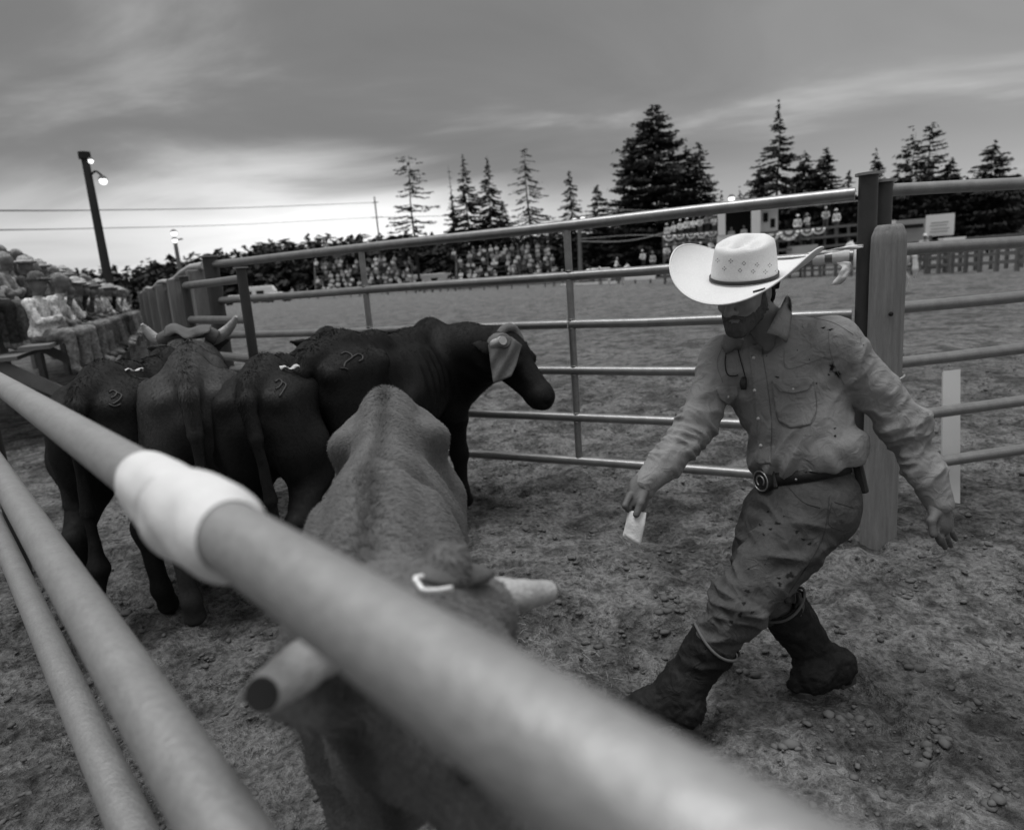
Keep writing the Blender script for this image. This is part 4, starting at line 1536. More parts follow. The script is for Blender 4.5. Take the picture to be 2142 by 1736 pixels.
# drag lines on the trunk, fanning from the near hip to the far shoulder
rel = V - waist
uu, vv = rel @ LAT, rel @ AXU
dg = unit(np.array([0.62, 0.78]))
al, ac = uu * dg[0] + vv * dg[1], uu * -dg[1] + vv * dg[0]
tr = np.clip((0.16 - np.linalg.norm(rel - np.outer(vv, AXU) - 0, axis=1) * 0.0 - 0), 0, 1) > 0
core = np.exp(-((vv - 0.10) / 0.15) ** 2)
w = vnoise(np.stack([ac / 0.055, al / 0.26, np.full(len(V), 2.0)], 1))
armd = np.minimum.reduce([np.linalg.norm(V - (shR + (elR - shR) * t), axis=1) for t in np.linspace(0.25, 1, 6)] + [np.linalg.norm(V - (shL + (elL - shL) * t), axis=1) for t in np.linspace(0.25, 1, 6)])
core = core * np.clip((armd - 0.08) / 0.03, 0, 1)
d += 0.014 * (1 - 2 * np.abs(w)) * core
w2 = vnoise(np.stack([uu / 0.035, vv / 0.14, np.full(len(V), 8.0)], 1))
d += 0.013 * (w2) * np.exp(-((vv - 0.02) / 0.05) ** 2) * np.clip((armd - 0.08) / 0.03, 0, 1)
d += 0.0035 * vnoise(V * 16) + 0.0015 * vnoise(V * 45)
V = V + n * d[:, None]
shirt_o = np.array(man.location)


def part(name, V, Fc, m_, parent=None, sm=True):
    return link(name, mesh_np(name, V, Fc, m_, sm), parent or man)


shirt = part('shirt', V, Q, M_SHIRT)
SH = Surface(V, Q)

# ---- jeans
f = Field(np.array([anL, knL, hipL, hipR, knR, anR, waist]).min(0) - 0.2, np.array([anL, knL, hipL, hipR, knR, anR, waist]).max(0) + 0.2, 0.0056)
f.ell(pelvis + AXU * 0.03, (0.163, 0.120, 0.10), AX, k=0.05)
f.ell(pelvis - AXU * 0.04, (0.160, 0.122, 0.11), AX, k=0.05)
f.ell(pelvis - FWD * 0.035 - AXU * 0.06 + LAT * 0.03, (0.10, 0.09, 0.10), AX, k=0.05)
f.cap(hipL, knL, 0.112, 0.080, k=0.05)
bt = knL + (anL - knL) * 0.52
f.cap(knL, bt, 0.080, 0.062, k=0.03)
f.cap(hipR, knR, 0.112, 0.080, k=0.05)
bt2 = knR + (anR - knR) * 0.30
f.cap(knR, bt2, 0.080, 0.066, k=0.03)
f.cut_plane(waist + AXU * 0.012, AXU)
V, Q = f.surf(1)
n = vnormals(V, Q)
d = fold_disp(V, hipL, knL, 0.070, 0.012, 6.2, 0.05, 1.12, 1.1, 0.2)
d += fold_disp(V, knL - (anL - knL) * 0.2, bt, 0.040, 0.011, 7.7, 0.0, 1.0, 0.9, 0.15)
d += fold_disp(V, hipR, knR, 0.06, 0.009, 8.8, 0.1, 1.0, 0.8, 0.2)
# crotch whiskers
rel = V - hipR
d += 0.006 * (1 - 2 * np.abs(vnoise(np.stack([(rel @ AXU) / 0.04 + (rel @ LAT) * 9, (rel @ LAT) / 0.2, rel @ FWD], 1)))) * np.exp(-(np.linalg.norm(V - (pelvis - AXU * 0.07 + FWD * 0.1), axis=1) / 0.10) ** 2)
d += 0.004 * vnoise(V * 14) + 0.0016 * vnoise(V * 42)
V = V + n * d[:, None]
jeans = part('jeans', V, Q, M_JEANS)
JN = Surface(V, Q)
JV, JQ = V, Q

# ---- boots
def boot(top, ank, heel, toe, r0, r1, m_, seed, caked=None):
    pts = np.array([top, ank, heel, toe])
    f = Field(pts.min(0) - 0.14, pts.max(0) + 0.14, 0.006)
    f.cap(top, ank, r0, r1, k=0.03)
    f.cap(ank, heel, r1, 0.046, k=0.04)
    mid = heel + (toe - heel) * 0.6 + np.array([0, 0, 0.008])
    f.cap(heel, mid, 0.044, 0.047, k=0.035)
    f.cap(mid, toe, 0.047, 0.024, k=0.03)
    f.cap(ank, mid, r1 * 0.9, 0.04, k=0.05)
    fd_ = unit((toe - heel))
    f.cap(heel - fd_ * 0.012 - np.array([0, 0, 0.02]), heel - fd_ * 0.008 - np.array([0, 0, 0.05]), 0.030, 0.028, k=0.01)
    f.cut_plane(top, unit(top - ank))
    f.cap(top + unit(top - ank) * 0.05, top - unit(top - ank) * 0.02, r0 - 0.012, r0 - 0.012, k=0.0, op='cut')
    V, Q = f.surf(1)
    n = vnormals(V, Q)
    d = fold_disp(V, top, ank, 0.05, 0.005, seed, 0.1, 1.2, 0.8, 0.13)
    mudz = np.clip((0.22 - V[:, 2]) / 0.15, 0, 1)
    d += 0.004 * vnoise(V * 22 + seed) + 0.003 * vnoise(V * 60) + mudz * (0.006 * np.abs(vnoise(V * 30 + 5)) + 0.004 * vnoise(V * 75))
    V = V + n * d[:, None]
    o = part('boot', V, Q, m_)
    ax = unit(top - ank)
    e1 = unit(np.cross(ax, [0.2, 0.9, 0.1])); e2 = np.cross(ax, e1)
    # rolled rim, dipping front and back
    ring = [top - ax * 0.004 + (r0 + 0.003) * (math.cos(a) * e1 + math.sin(a) * e2) + ax * 0.012 * math.cos(2 * a) for a in np.linspace(0, 2 * math.pi, 33)]
    MB().tube(ring, 0.0048, 8, False).build('boot_rim', mat('pale_piping', 0.10, 0.8, var=0.3), o, True)
    # welted sole and stacked heel
    fd2 = unit((toe - heel))
    sdn = unit(np.cross(fd2, [0, 0, 1.0]))
    dn = np.cross(fd2, sdn)
    if dn[2] > 0: dn = -dn
    Vs, ns = [], 0
    outl = [(-0.042, 0.0), (-0.036, 0.026), (-0.01, 0.034), (0.06, 0.030), (0.13, 0.044), (0.19, 0.046), (0.235, 0.034), (0.262, 0.012), (0.266, 0.0)]
    outl = outl + [(a_, -b_) for a_, b_ in outl[-2:0:-1]]
    LL = np.linalg.norm(toe - heel) + 0.012
    for lev in (0.022, 0.040):
        for a_, b_ in outl:
            arch = 0.012 * math.exp(-((a_ - 0.06) / 0.04) ** 2)
            Vs.append(heel + fd2 * (a_ / 0.266 * LL) + sdn * b_ * 1.06 + dn * (lev - arch - 0.016 * max(0, a_ / 0.266 - 0.5)))
    m0 = len(outl)
    Fs_ = [tuple(range(m0)), tuple(range(2 * m0 - 1, m0 - 1, -1))] + [(i_, m0 + i_, m0 + (i_ + 1) % m0, (i_ + 1) % m0) for i_ in range(m0)]
    so = part('sole', Vs, Fs_, mat('sole_edge', 0.05, 0.8, var=0.5, scale=30), o, False)
    MB().box(heel - fd2 * 0.004 + dn * 0.056, (0.062, 0.062, 0.034), np.stack([fd2, sdn, -dn], 1), 1.08).build('heel_block', mat('sole_edge', 0.05), o, bevel=0.006)
    return o, V, Q


heelL = G(1440, 1530) + np.array([0, 0.0, 0.075])
toeL = G(1296, 1512) + np.array([0, 0, 0.05])
topL = P(1497, 1340, 2.235)
bo, BV, BQ = boot(topL, anL, heelL, toeL, 0.083, 0.060, M_BOOT, 3.3)
heelR = P(1757, 1392, 2.39)
toeR = G(1662, 1460) + np.array([0, 0, 0.045])
topR = P(1634, 1262, 2.395)
boot(topR, anR, heelR, toeR, 0.089, 0.060, M_BOOT, 5.1)
# pull straps on the far boot
strip([P(1652, 1262, 2.33), P(1656, 1242, 2.33), P(1666, 1240, 2.33), P(1672, 1262, 2.325), P(1668, 1290, 2.32)], 0.03, LAT, M_MUDBOOT, 'pull_strap', man, 0.004)

# ---- body: head, neck, trunk and limbs under the clothes, hands
f = Field(np.minimum.reduce([hc, wrR, wrL, anL, anR]) - 0.28, np.maximum.reduce([hc, wrR, wrL, anL, anR, shL]) + 0.24, 0.0046)
f.ell(hc, (0.098, 0.076, 0.105), (HFw, HSd, HUp), k=0.02)
f.ell(hc + HFw * 0.036 - HUp * 0.05, (0.066, 0.060, 0.085), (HFw, HSd, HUp), k=0.03)
for y in (-1, 1):
    f.cap(hc + HFw * 0.0 + HSd * 0.052 * y - HUp * 0.075, hc + HFw * 0.082 + HSd * 0.012 * y - HUp * 0.122, 0.024, 0.022, k=0.025)
    f.cap(hc + HFw * 0.094 + HSd * 0.012 * y + HUp * 0.002, hc + HFw * 0.074 + HSd * 0.048 * y + HUp * 0.002, 0.014, 0.012, k=0.012)
    f.ell(hc + HFw * 0.104 + HSd * 0.031 * y - HUp * 0.020, (0.016, 0.017, 0.011), (HFw, HSd, HUp), k=0.012, op='cut')
    f.ell(hc + HFw * 0.082 + HSd * 0.031 * y - HUp * 0.019, (0.013, 0.013, 0.012), (HFw, HSd, HUp), k=0.006)
    f.ell(hc + HFw * 0.080 + HSd * 0.040 * y - HUp * 0.048, (0.018, 0.018, 0.014), (HFw, HSd, HUp), k=0.02)
    f.ell(hc - HFw * 0.008 + HSd * 0.076 * y - HUp * 0.022, (0.022, 0.012, 0.034), (HFw, HSd, HUp), k=0.010)
    f.ell(hc + HFw * 0.002 + HSd * 0.088 * y - HUp * 0.018, (0.010, 0.008, 0.018), (HFw, HSd, HUp), k=0.006, op='cut')
    f.ell(hc + HFw * 0.114 + HSd * 0.014 * y - HUp * 0.062, (0.012, 0.010, 0.009), (HFw, HSd, HUp), k=0.008)
f.cap(hc + HFw * 0.094 - HUp * 0.006, hc + HFw * 0.134 - HUp * 0.056, 0.010, 0.0145, k=0.010)
f.ell(hc + HFw * 0.098 - HUp * 0.083, (0.010, 0.024, 0.006), (HFw, HSd, HUp), k=0.008)
f.ell(hc + HFw * 0.096 - HUp * 0.098, (0.011, 0.022, 0.007), (HFw, HSd, HUp), k=0.008)
f.cap(hc + HFw * 0.108 - HSd * 0.018 - HUp * 0.0905, hc + HFw * 0.108 + HSd * 0.018 - HUp * 0.0905, 0.008, 0.008, k=0.002, op='cut')
f.cap(hc - HFw * 0.02 - HUp * 0.06, neck0, 0.058, 0.062, k=0.03)
f.cap(neck0, chest, 0.065, 0.11, k=0.05)
f.cap(chest, pelvis, 0.10, 0.10, k=0.05)
for a, b, c, r in ((shR, elR, wrR, 0.05), (shL, elL, wrL, 0.05)):
    f.cap(neck0, a, 0.05, r, k=0.03)
    f.cap(a, b, r, 0.042, k=0.03)
    f.cap(b, c, 0.042, 0.027, k=0.03)
for a, b, c in ((hipL, knL, anL), (hipR, knR, anR)):
    f.cap(pelvis, a, 0.08, 0.08, k=0.04)
    f.cap(a, b, 0.08, 0.055, k=0.03)
    f.cap(b, c, 0.055, 0.04, k=0.03)


def hand(f, wr, palm_dir, side_dir, fingers, thumb, scale=1.0):
    """wrist, palm axis, across-the-palm axis; fingers = list of joint lists"""
    pd, sdv = unit(palm_dir), unit(side_dir)
    kn = wr + pd * 0.088
    nrm = np.cross(pd, sdv)
    f.cap(wr - pd * 0.02, wr + pd * 0.02, 0.027, 0.027, k=0.02)
    f.ell(wr + pd * 0.052, (0.052, 0.040, 0.021), (pd, sdv, nrm), k=0.02)
    for i, js in enumerate(fingers):
        rr = [0.0115, 0.0105, 0.0095, 0.008]
        for a, b, r0, r1 in zip(js[:-1], js[1:], rr, rr[1:]):
            f.cap(a, b, r0, r1, k=0.002)
    for a, b, r0, r1 in zip(thumb[:-1], thumb[1:], (0.016, 0.0125, 0.0105), (0.0125, 0.0115, 0.009)):
        f.cap(a, b, r0, r1, k=0.008)


# right hand: fist round the folded paper, knuckles to the lower left
def hp_(x, y, d): return P(x, y, d)
pdR = unit(P(1326, 1046, 2.24) - wrR)
sdR = unit(P(1350, 1060, 2.26) - P(1312, 1045, 2.24))
fgR = []
for i, (kx, ky) in enumerate(((1311, 1052), (1318, 1058), (1327, 1064), (1338, 1066))):
    dd = 2.225 + 0.014 * i
    fgR.append([P(kx + 6, ky - 16, dd + 0.01), P(kx - 4 + i, ky + 6, dd - 0.012), P(kx + 6 + i, ky + 16, dd + 0.015), P(kx + 14 + i, ky + 8, dd + 0.035)])
thR = [wrR + pdR * 0.03 + (-_f) * 0.014 + sdR * 0.012, P(1337, 1050, 2.205), P(1330, 1072, 2.200)]
thR = [P(1348, 1028, 2.25), P(1340, 1052, 2.212), P(1331, 1076, 2.203)]
hand(f, wrR, pdR, sdR, fgR, thR)
# left hand: loose, fingers trailing down
pdL = unit(P(1968, 1100, 2.17) - wrL)
sdL = unit(P(1990, 1090, 2.20) - P(1950, 1100, 2.17))
fgL = []
for i, (kx, ky, lx, ly) in enumerate(((1957, 1100, 1968, 1138), (1967, 1106, 1977, 1146), (1978, 1104, 1989, 1142), (1988, 1098, 1999, 1128))):
    dd = 2.165 + 0.010 * i
    m1 = np.array([kx + (lx - kx) * 0.4, ky + (ly - ky) * 0.45])
    m2 = np.array([kx + (lx - kx) * 0.85, ky + (ly - ky) * 0.78])
    fgL.append([P(kx - 2, ky - 14, dd + 0.005), P(m1[0] - 3, m1[1], dd - 0.006), P(m2[0] - 2, m2[1], dd + 0.004), P(lx, ly, dd + 0.022)])
thL = [P(1962, 1068, 2.17), P(1948, 1090, 2.145), P(1952, 1118, 2.140)]
hand(f, wrL, pdL, sdL, fgL, thL)
V, Q = f.surf(1)
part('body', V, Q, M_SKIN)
BD = Surface(V, Q)

# ---- beard and hair
f = Field(hc - 0.2, hc + 0.2, 0.0042)
g_ = 0.003
f.ell(hc + HFw * 0.036 - HUp * 0.05, (0.066 + g_, 0.060 + g_, 0.085 + g_), (HFw, HSd, HUp), k=0.03)
for y in (-1, 1):
    f.cap(hc + HFw * 0.0 + HSd * 0.052 * y - HUp * 0.075, hc + HFw * 0.082 + HSd * 0.012 * y - HUp * 0.122, 0.024 + g_, 0.026 + g_, k=0.025)
f.ell(hc + HFw * 0.092 - HUp * 0.118, (0.022, 0.028, 0.022), (HFw, HSd, HUp), k=0.012)
# keep only below the mouth and along the jaw
f.cut_plane(hc - HUp * 0.0945 + HFw * 0.10, unit(HUp * 1.0 + HFw * 0.62))
for y in (-1, 1):
    f.cap(hc + HFw * 0.108 + HSd * 0.003 * y - HUp * 0.0765, hc + HFw * 0.090 + HSd * 0.036 * y - HUp * 0.089, 0.0065, 0.006, k=0.004)
    f.cap(hc + HFw * 0.090 + HSd * 0.036 * y - HUp * 0.089, hc + HFw * 0.078 + HSd * 0.036 * y - HUp * 0.112, 0.006, 0.008, k=0.006)
for y in (-1, 1):
    f.cap(hc + HFw * 0.018 + HSd * 0.071 * y + HUp * 0.01, hc + HFw * 0.018 + HSd * 0.066 * y - HUp * 0.06, 0.011, 0.014, k=0.015)
V, Q = f.surf(1)
n = vnormals(V, Q)
V = V + n * (0.0012 * vnoise(V * 90) + 0.0025 * vnoise(V * 190))[:, None]
part('beard', V, Q, M_BEARD)
f = Field(hc - 0.2, hc + 0.2, 0.0045)
f.ell(hc - HFw * 0.025 + HUp * 0.01, (0.092, 0.082, 0.10), (HFw, HSd, HUp), k=0.02)
f.ell(hc - HFw * 0.065 - HUp * 0.045, (0.05, 0.062, 0.055), (HFw, HSd, HUp), k=0.02)
f.cap(hc - HFw * 0.035 + HSd * 0.072 - HUp * 0.02, hc - HFw * 0.055 + HSd * 0.066 - HUp * 0.075, 0.016, 0.012, k=0.012)
f.cap(hc - HFw * 0.075 + HSd * 0.065 - HUp * 0.0, hc - HFw * 0.10 + HSd * 0.072 - HUp * 0.028, 0.020, 0.014, k=0.012)
f.ell(hc + HFw * 0.08 - HUp * 0.05, (0.085, 0.10, 0.10), (HFw, HSd, HUp), k=0.0, op='cut')
f.ell(hc + HSd * 0.08 - HUp * 0.02 - HFw * 0.002, (0.026, 0.04, 0.040), (HFw, HSd, HUp), k=0.01, op='cut')
V, Q = f.surf(1)
n = vnormals(V, Q)
V = V + n * (0.006 * vnoise(V * 55) + 0.003 * vnoise(V * 120))[:, None]
part('hair', V, Q, M_HAIR)

# ---- hat
M_STRAW = None


def straw_mat():
    mt = bpy.data.materials.new('pale_straw_weave')
    mt.use_nodes = True
    t = mt.node_tree
    L = t.links.new
    b = t.nodes['Principled BSDF']
    b.inputs['Roughness'].default_value = 0.75
    b.inputs['Specular IOR Level'].default_value = 0.25
    tc = N(t, 'ShaderNodeTexCoord')
    n1 = N(t, 'ShaderNodeTexNoise', Scale=260.0, Detail=3.0, Roughness=0.8)
    n2 = N(t, 'ShaderNodeTexNoise', Scale=9.0, Detail=4.0)
    for n in (n1, n2):
        L(tc.outputs['Object'], n.inputs['Vector'])
    v = math_node(t, 'MULTIPLY_ADD', n1.outputs['Fac'], 0.46, 0.46)
    v = math_node(t, 'MULTIPLY', v, math_node(t, 'MULTIPLY_ADD', n2.outputs['Fac'], 0.12, 0.92))
    L(v, b.inputs['Base Color'])
    bp = N(t, 'ShaderNodeBump', Strength=0.35, Distance=0.002)
    L(n1.outputs['Fac'], bp.inputs['Height'])
    L(bp.outputs[0], b.inputs['Normal'])
    return mt


M_STRAW = straw_mat()
hatF = unit(-0.66 * _r - 0.35 * _u - 0.67 * _f)
hatU = _u + 0.24 * _r
hatU = unit(hatU - hatF * (hatU @ hatF))
hatS = np.cross(hatU, hatF)               # his left
hat0 = P(1556, 584, 2.275)                # centre of the crown's base


def hatp(s_, fw, up):
    return hat0 + hatS * s_ + hatF * fw + hatU * up


na = 96
A0, B0 = 0.103, 0.120                     # crown half width, half length
V, Fc = [], []
# crown side rings then the creased top
for i in range(15):
    t = i / 14
    k = 1.0 - 0.10 * t ** 1.6
    if t > 0.9: k -= 0.02 * (t - 0.9) / 0.1
    for j in range(na):
        a = 2 * math.pi * j / na
        s_, fw = math.sin(a), math.cos(a)
        front = max(0, fw)
        side_in = 1 - 0.05 * t * abs(s_) ** 2 - 0.10 * t * max(0, fw - 0.2) * 0.6
        top = 0.122 - 0.018 * max(0, fw) ** 2 + 0.004 * math.cos(2 * a)
        V.append(hatp(A0 * k * s_ * side_in, B0 * k * fw, t * top))
ntop = 9
for i in range(1, ntop + 1):
    t = i / ntop
    for j in range(na):
        a = 2 * math.pi * j / na
        s_, fw = math.sin(a), math.cos(a)
        k = (0.88) * (1 - t) + 0.0 * t
        top = 0.122 - 0.018 * max(0, fw) ** 2 + 0.004 * math.cos(2 * a)
        x, y = A0 * k * s_ * 0.95, B0 * k * fw
        # cattleman crease: a central trough with a dent each side in front
        rim = 0.016 * math.sin(min(1, t * 3.2) * math.pi * 0.5) * (1 - t * 0.3)
        crease = -0.034 * math.exp(-(x / 0.020) ** 2) * math.exp(-(max(0, abs(y) - 0.05) / 0.03) ** 2)
        dent = 0
        for sg in (-1, 1):
            dent += -0.032 * math.exp(-((x - sg * 0.058) / 0.020) ** 2 - ((y - 0.052) / 0.036) ** 2)
        V.append(hatp(x, y, top + rim + (crease + dent) * min(1, t * 4)))
rows = 15 + ntop
for i in range(rows - 1):
    for j in range(na):
        Fc.append((i * na + j, i * na + (j + 1) % na, (i + 1) * na + (j + 1) % na, (i + 1) * na + j))
# brim
nb = 16


def brim_pt(a, t):
    s_, fw = math.sin(a), math.cos(a)
    wS = 0.172 if s_ < 0 else 0.172
    wF = 0.110
    r_s = A0 + wS * t
    r_f = B0 + wF * t
    curl = abs(s_) ** 2.0
    up = 0.105 * curl * t ** 1.25 - 0.030 * (fw * abs(fw)) * t ** 1.2 * (1 if fw > 0 else 0.5)
    pull = 1 - 0.16 * curl * t ** 2
    return hatp(r_s * s_ * pull, r_f * fw, up)


base = len(V)
for i in range(nb + 1):
    for j in range(na):
        V.append(brim_pt(2 * math.pi * j / na, i / nb))
for i in range(nb):
    for j in range(na):
        Fc.append((base + i * na + j, base + i * na + (j + 1) % na, base + (i + 1) * na + (j + 1) % na, base + (i + 1) * na + j))
hat = part('cowboy_hat', V, Fc, M_STRAW)
sf = hat.modifiers.new('solid', 'SOLIDIFY'); sf.thickness = 0.0035; sf.offset = 0
HV = np.array(V); HQ = np.array(Fc)
HT = Surface(HV, HQ)
edge = [brim_pt(2 * math.pi * j / na, 1.0) for j in range(na + 1)]
MB().tube(edge, 0.0032, 6, False).build('brim_edge', M_STRAW, hat, True)
band = []
Vb, Fb = [], []
for j in range(na):
    a = 2 * math.pi * j / na
    for z, g in ((0.006, 0.004), (0.006, 0.0055), (0.018, 0.0055), (0.018, 0.003)):
        Vb.append(hatp((A0 * 0.995 + g) * math.sin(a), (B0 * 0.995 + g) * math.cos(a), z))
for j in range(na):
    k = (j + 1) % na
    for q in range(3):
        Fb.append((j * 4 + q, k * 4 + q, k * 4 + q + 1, j * 4 + q + 1))
hb = part('hat_band', Vb, Fb, M_BELT, hat)
h1, _ = HT.hit(1601, 606, 0.003); h2, _ = HT.hit(1577, 613, 0.003); h3, _ = HT.hit(1626, 598, 0.003)
if h1 is not None and h2 is not None:
    pts = [q for q in (h2, h1, h3) if q is not None]
    MB().tube(pts, 0.0042, 6).build('band_tail', M_BELT, hat, True)
# woven vent holes: diamonds of four dark eyelets
def vent(px, py):
    for dx, dy in ((-3.2, 0), (3.2, 0), (0, -3.2), (0, 3.2)):
        h, n_ = HT.hit(px + dx, py + dy)
        if h is None:
            continue
        MB().tube([h - n_ * 0.002, h + n_ * 0.0026], 0.0017, 6).build('vent_eyelet', M_HAIR, hat)


for px, py in ((1516, 562), (1548, 566), (1575, 568), (1600, 569), (1624, 567), (1502, 545), (1529, 546), (1556, 551), (1583, 554), (1609, 555)):
    vent(px, py)

# ---- collar, placket, pockets, yoke, snaps
def collar_leaf(pts3, name='collar'):
    """pts3: 2 x n grid of points (stand line, fold-out line)"""
    a, b = pts3
    n_ = 10
    A_, B_ = spline(a, n_), spline(b, n_)
    V = []
    for i in range(n_):
        for t in np.linspace(0, 1, 5):
            m_ = np.asarray(A_[i]) * (1 - t) + np.asarray(B_[i]) * t
            V.append(m_ - _f * 0.012 * math.sin(t * math.pi) + _u * 0.006 * math.sin(t * math.pi))
    Fc = [(i * 5 + k, i * 5 + k + 1, (i + 1) * 5 + k + 1, (i + 1) * 5 + k) for i in range(n_ - 1) for k in range(4)]
    o = part(name, V, Fc, M_SHIRT)
    s2 = o.modifiers.new('solid', 'SOLIDIFY'); s2.thickness = 0.004
    return o


def shp(x, y, lift):
    h, n_ = SH.hit(x, y)
    if h is None:
        h = P(x, y, 2.26)
    return h - unit(ray(x, y)) * lift


collar_leaf(([P(1646, 620, 2.37), P(1636, 636, 2.28), P(1621, 664, 2.215), P(1602, 698, 2.20)], [shp(1657, 640, 0.012), shp(1654, 660, 0.012), shp(1651, 688, 0.016), shp(1644, 717, 0.014)]))
collar_leaf(([P(1556, 708, 2.25), P(1543, 706, 2.27), P(1530, 703, 2.30), P(1516, 700, 2.34)], [shp(1550, 731, 0.010), shp(1537, 730, 0.012), shp(1521, 738, 0.012), shp(1510, 720, 0.010)]))


def on_shirt(poly, thick, name, m_=None, parent=None):
    r = SH.patch(poly, thick, 5)
    if r is None:
        return None
    return part(name, r[0], r[1], m_ or M_SHIRT, parent or shirt)


def seam(pts, m_=None, r=0.0010, surf=None, parent=None, name='seam'):
    q = (surf or SH).line(pts, 0.0004, 26)
    if len(q) > 3:
        MB().tube(q, r, 5).build(name, m_ or M_STITCH, parent or shirt, True)


on_shirt([(1600, 700), (1608, 704), (1584, 748), (1572, 746)], 0.004, 'placket_edge')
on_shirt([(1566, 722), (1590, 718), (1604, 800), (1613, 880), (1612, 968), (1588, 972), (1586, 885), (1577, 800)], 0.0035, 'placket')
seam([(1568, 726), (1578, 800), (1587, 885), (1589, 968)])
seam([(1592, 722), (1605, 800), (1614, 880), (1613, 966)])
on_shirt([(1615, 797), (1645, 795), (1690, 792), (1700, 795), (1708, 860), (1695, 888), (1655, 896), (1628, 880), (1620, 840)], 0.004, 'pocket')
on_shirt([(1614, 797), (1650, 792), (1690, 789), (1702, 797), (1690, 815), (1660, 822), (1632, 818)], 0.008, 'pocket_flap')
on_shirt([(1496, 812), (1520, 808), (1545, 808), (1546, 826), (1532, 838), (1520, 846), (1506, 836)], 0.007, 'pocket_flap')
on_shirt([(1500, 835), (1546, 828), (1552, 872), (1512, 880)], 0.003, 'pocket')
seam([(1614, 800), (1632, 819), (1660, 823), (1690, 816), (1702, 799)])
seam([(1706, 812), (1708, 860), (1696, 887), (1656, 896), (1629, 881), (1619, 838)])
seam([(1660, 650), (1700, 664), (1745, 676), (1785, 700)])
seam([(1640, 728), (1645, 770), (1690, 760), (1728, 745)])
seam([(1733, 690), (1736, 730), (1748, 770), (1766, 805)])
seam([(1512, 724), (1500, 760), (1512, 800)])
for px, py in ((1578, 749), (1580, 816), (1587, 875), (1592, 931), (1520, 829), (1658, 812)):
    h, n_ = SH.hit(px, py)
    if h is not None:
        MB().tube([h - n_ * 0.002, h + n_ * 0.006, h + n_ * 0.0095], [0.0058, 0.0058, 0.0030], 12).build('snap_button', M_SNAP, shirt, True, 0.7)

# ---- cord with a dark whistle from the collar to the far pocket
for pts in ([(1520, 735), (1517, 760), (1521, 782), (1533, 786), (1545, 784)], [(1545, 732), (1550, 752), (1557, 778), (1562, 796)]):
    q = SH.line(pts, 0.004, 20)
    if len(q) > 3:
        MB().tube(q, 0.0018, 6).build('neck_cord', M_HAIR, man, True)
h, n_ = SH.hit(1560, 800)
if h is not None:
    e1 = unit(-_u)
    MB().tube([h + n_ * 0.010 - e1 * 0.020, h + n_ * 0.014, h + n_ * 0.012 + e1 * 0.022], [0.008, 0.0125, 0.009], 10).build('whistle', M_BELT, man, True)

# ---- belt
bvh_j = JN.bvh
Vb, Fb = [], []
nbelt = 72
for j in range(nbelt):
    a = 2 * math.pi * j / nbelt
    dr = LAT * math.cos(a) + FWD * math.sin(a)
    for k, z in enumerate((-0.022, 0.018)):
        c = waist + AXU * (z - 0.012)
        rr = 0
        for bv_ in (JN.bvh,):
            l, n_, i_, ds = bv_.ray_cast(Vector(c + dr * 0.23), Vector(-dr))
            if l is not None:
                rr = max(rr, float((np.array(l) - c) @ dr))
        rr = max(rr, 0.1)
        Vb.append((c, dr, rr))
rad = np.array([q[2] for q in Vb]).reshape(nbelt, 2).max(1)
for _ in range(3):
    rad = (np.roll(rad, 1) + rad + np.roll(rad, -1)) / 3
V2 = []
for j in range(nbelt):
    for k in range(2):
        c, dr, _ = Vb[j * 2 + k]
        V2.append(c + dr * (rad[j] + 0.004))
    for k in range(2):
        c, dr, _ = Vb[j * 2 + k]
        V2.append(c + dr * (rad[j] + 0.0095))
for j in range(nbelt):
    k = (j + 1) % nbelt
    Fb += [(j * 4 + 2, k * 4 + 2, k * 4 + 3, j * 4 + 3), (j * 4, j * 4 + 1, k * 4 + 1, k * 4), (j * 4 + 1, j * 4 + 3, k * 4 + 3, k * 4 + 1), (j * 4, k * 4, k * 4 + 2, j * 4 + 2)]
belt = part('belt', V2, Fb, M_BELT)
BT = Surface(np.array(V2), np.array(Fb))
h, n_ = BT.hit(1601, 1004)
if h is None:
    h, n_ = JN.hit(1603, 1000)
e1 = unit(np.cross(n_, AXU)); e2 = unit(np.cross(e1, n_))
h = h + n_ * 0.012
MB().tube([h - n_ * 0.012, h + n_ * 0.006, h + n_ * 0.009], [0.040, 0.040, 0.034], 28).build('belt_buckle', M_BELT, belt, True, 0.7)
MB().tube([h + n_ * 0.0085 + 0.034 * (e1 * math.cos(a) + e2 * math.sin(a)) for a in np.linspace(0, 6.2832, 33)], 0.0028, 6, False).build('buckle_rope', M_SILVER, belt, True)
MB().tube([h + n_ * 0.0095 + 0.018 * (e1 * math.cos(a) + e2 * math.sin(a)) for a in np.linspace(-0.9, 4.04, 20)], 0.0032, 6).build('buckle_horseshoe', M_SILVER, belt, True)
for px, py in ((1640, 1000), (1665, 1003)):
    q, nn_ = BT.hit(px, py)
    if q is not None:
        MB().tube([q, q + nn_ * 0.004], [0.005, 0.003], 10).build('belt_stud', M_SILVER, belt, True)
for px in (1752, 1644 - 24):
    q, nn_ = BT.hit(px, 1000)
    if q is not None:
        MB().box(q + nn_ * 0.002, (0.014, 0.006, 0.062), np.stack([unit(np.cross(AXU, nn_)), nn_, AXU], 1)).build('belt_loop', M_JEANS, jeans, bevel=0.002)
# knife sheath behind the near hip
q = P(1797, 985, 2.27)
MB().box(q, (0.030, 0.034, 0.15), np.stack([LAT, FWD, AXU], 1), 0.9).build('knife_sheath', M_BELT, belt, bevel=0.006)
MB().box(P(1797, 948, 2.27), (0.024, 0.026, 0.045), np.stack([LAT, FWD, AXU], 1), 0.9).build('knife_handle', M_PIPE_DARK, belt, bevel=0.006)
MB().tube([P(1793, 958, 2.245), P(1793, 958, 2.24)], 0.006, 10).build('sheath_snap', M_SILVER, belt, True)

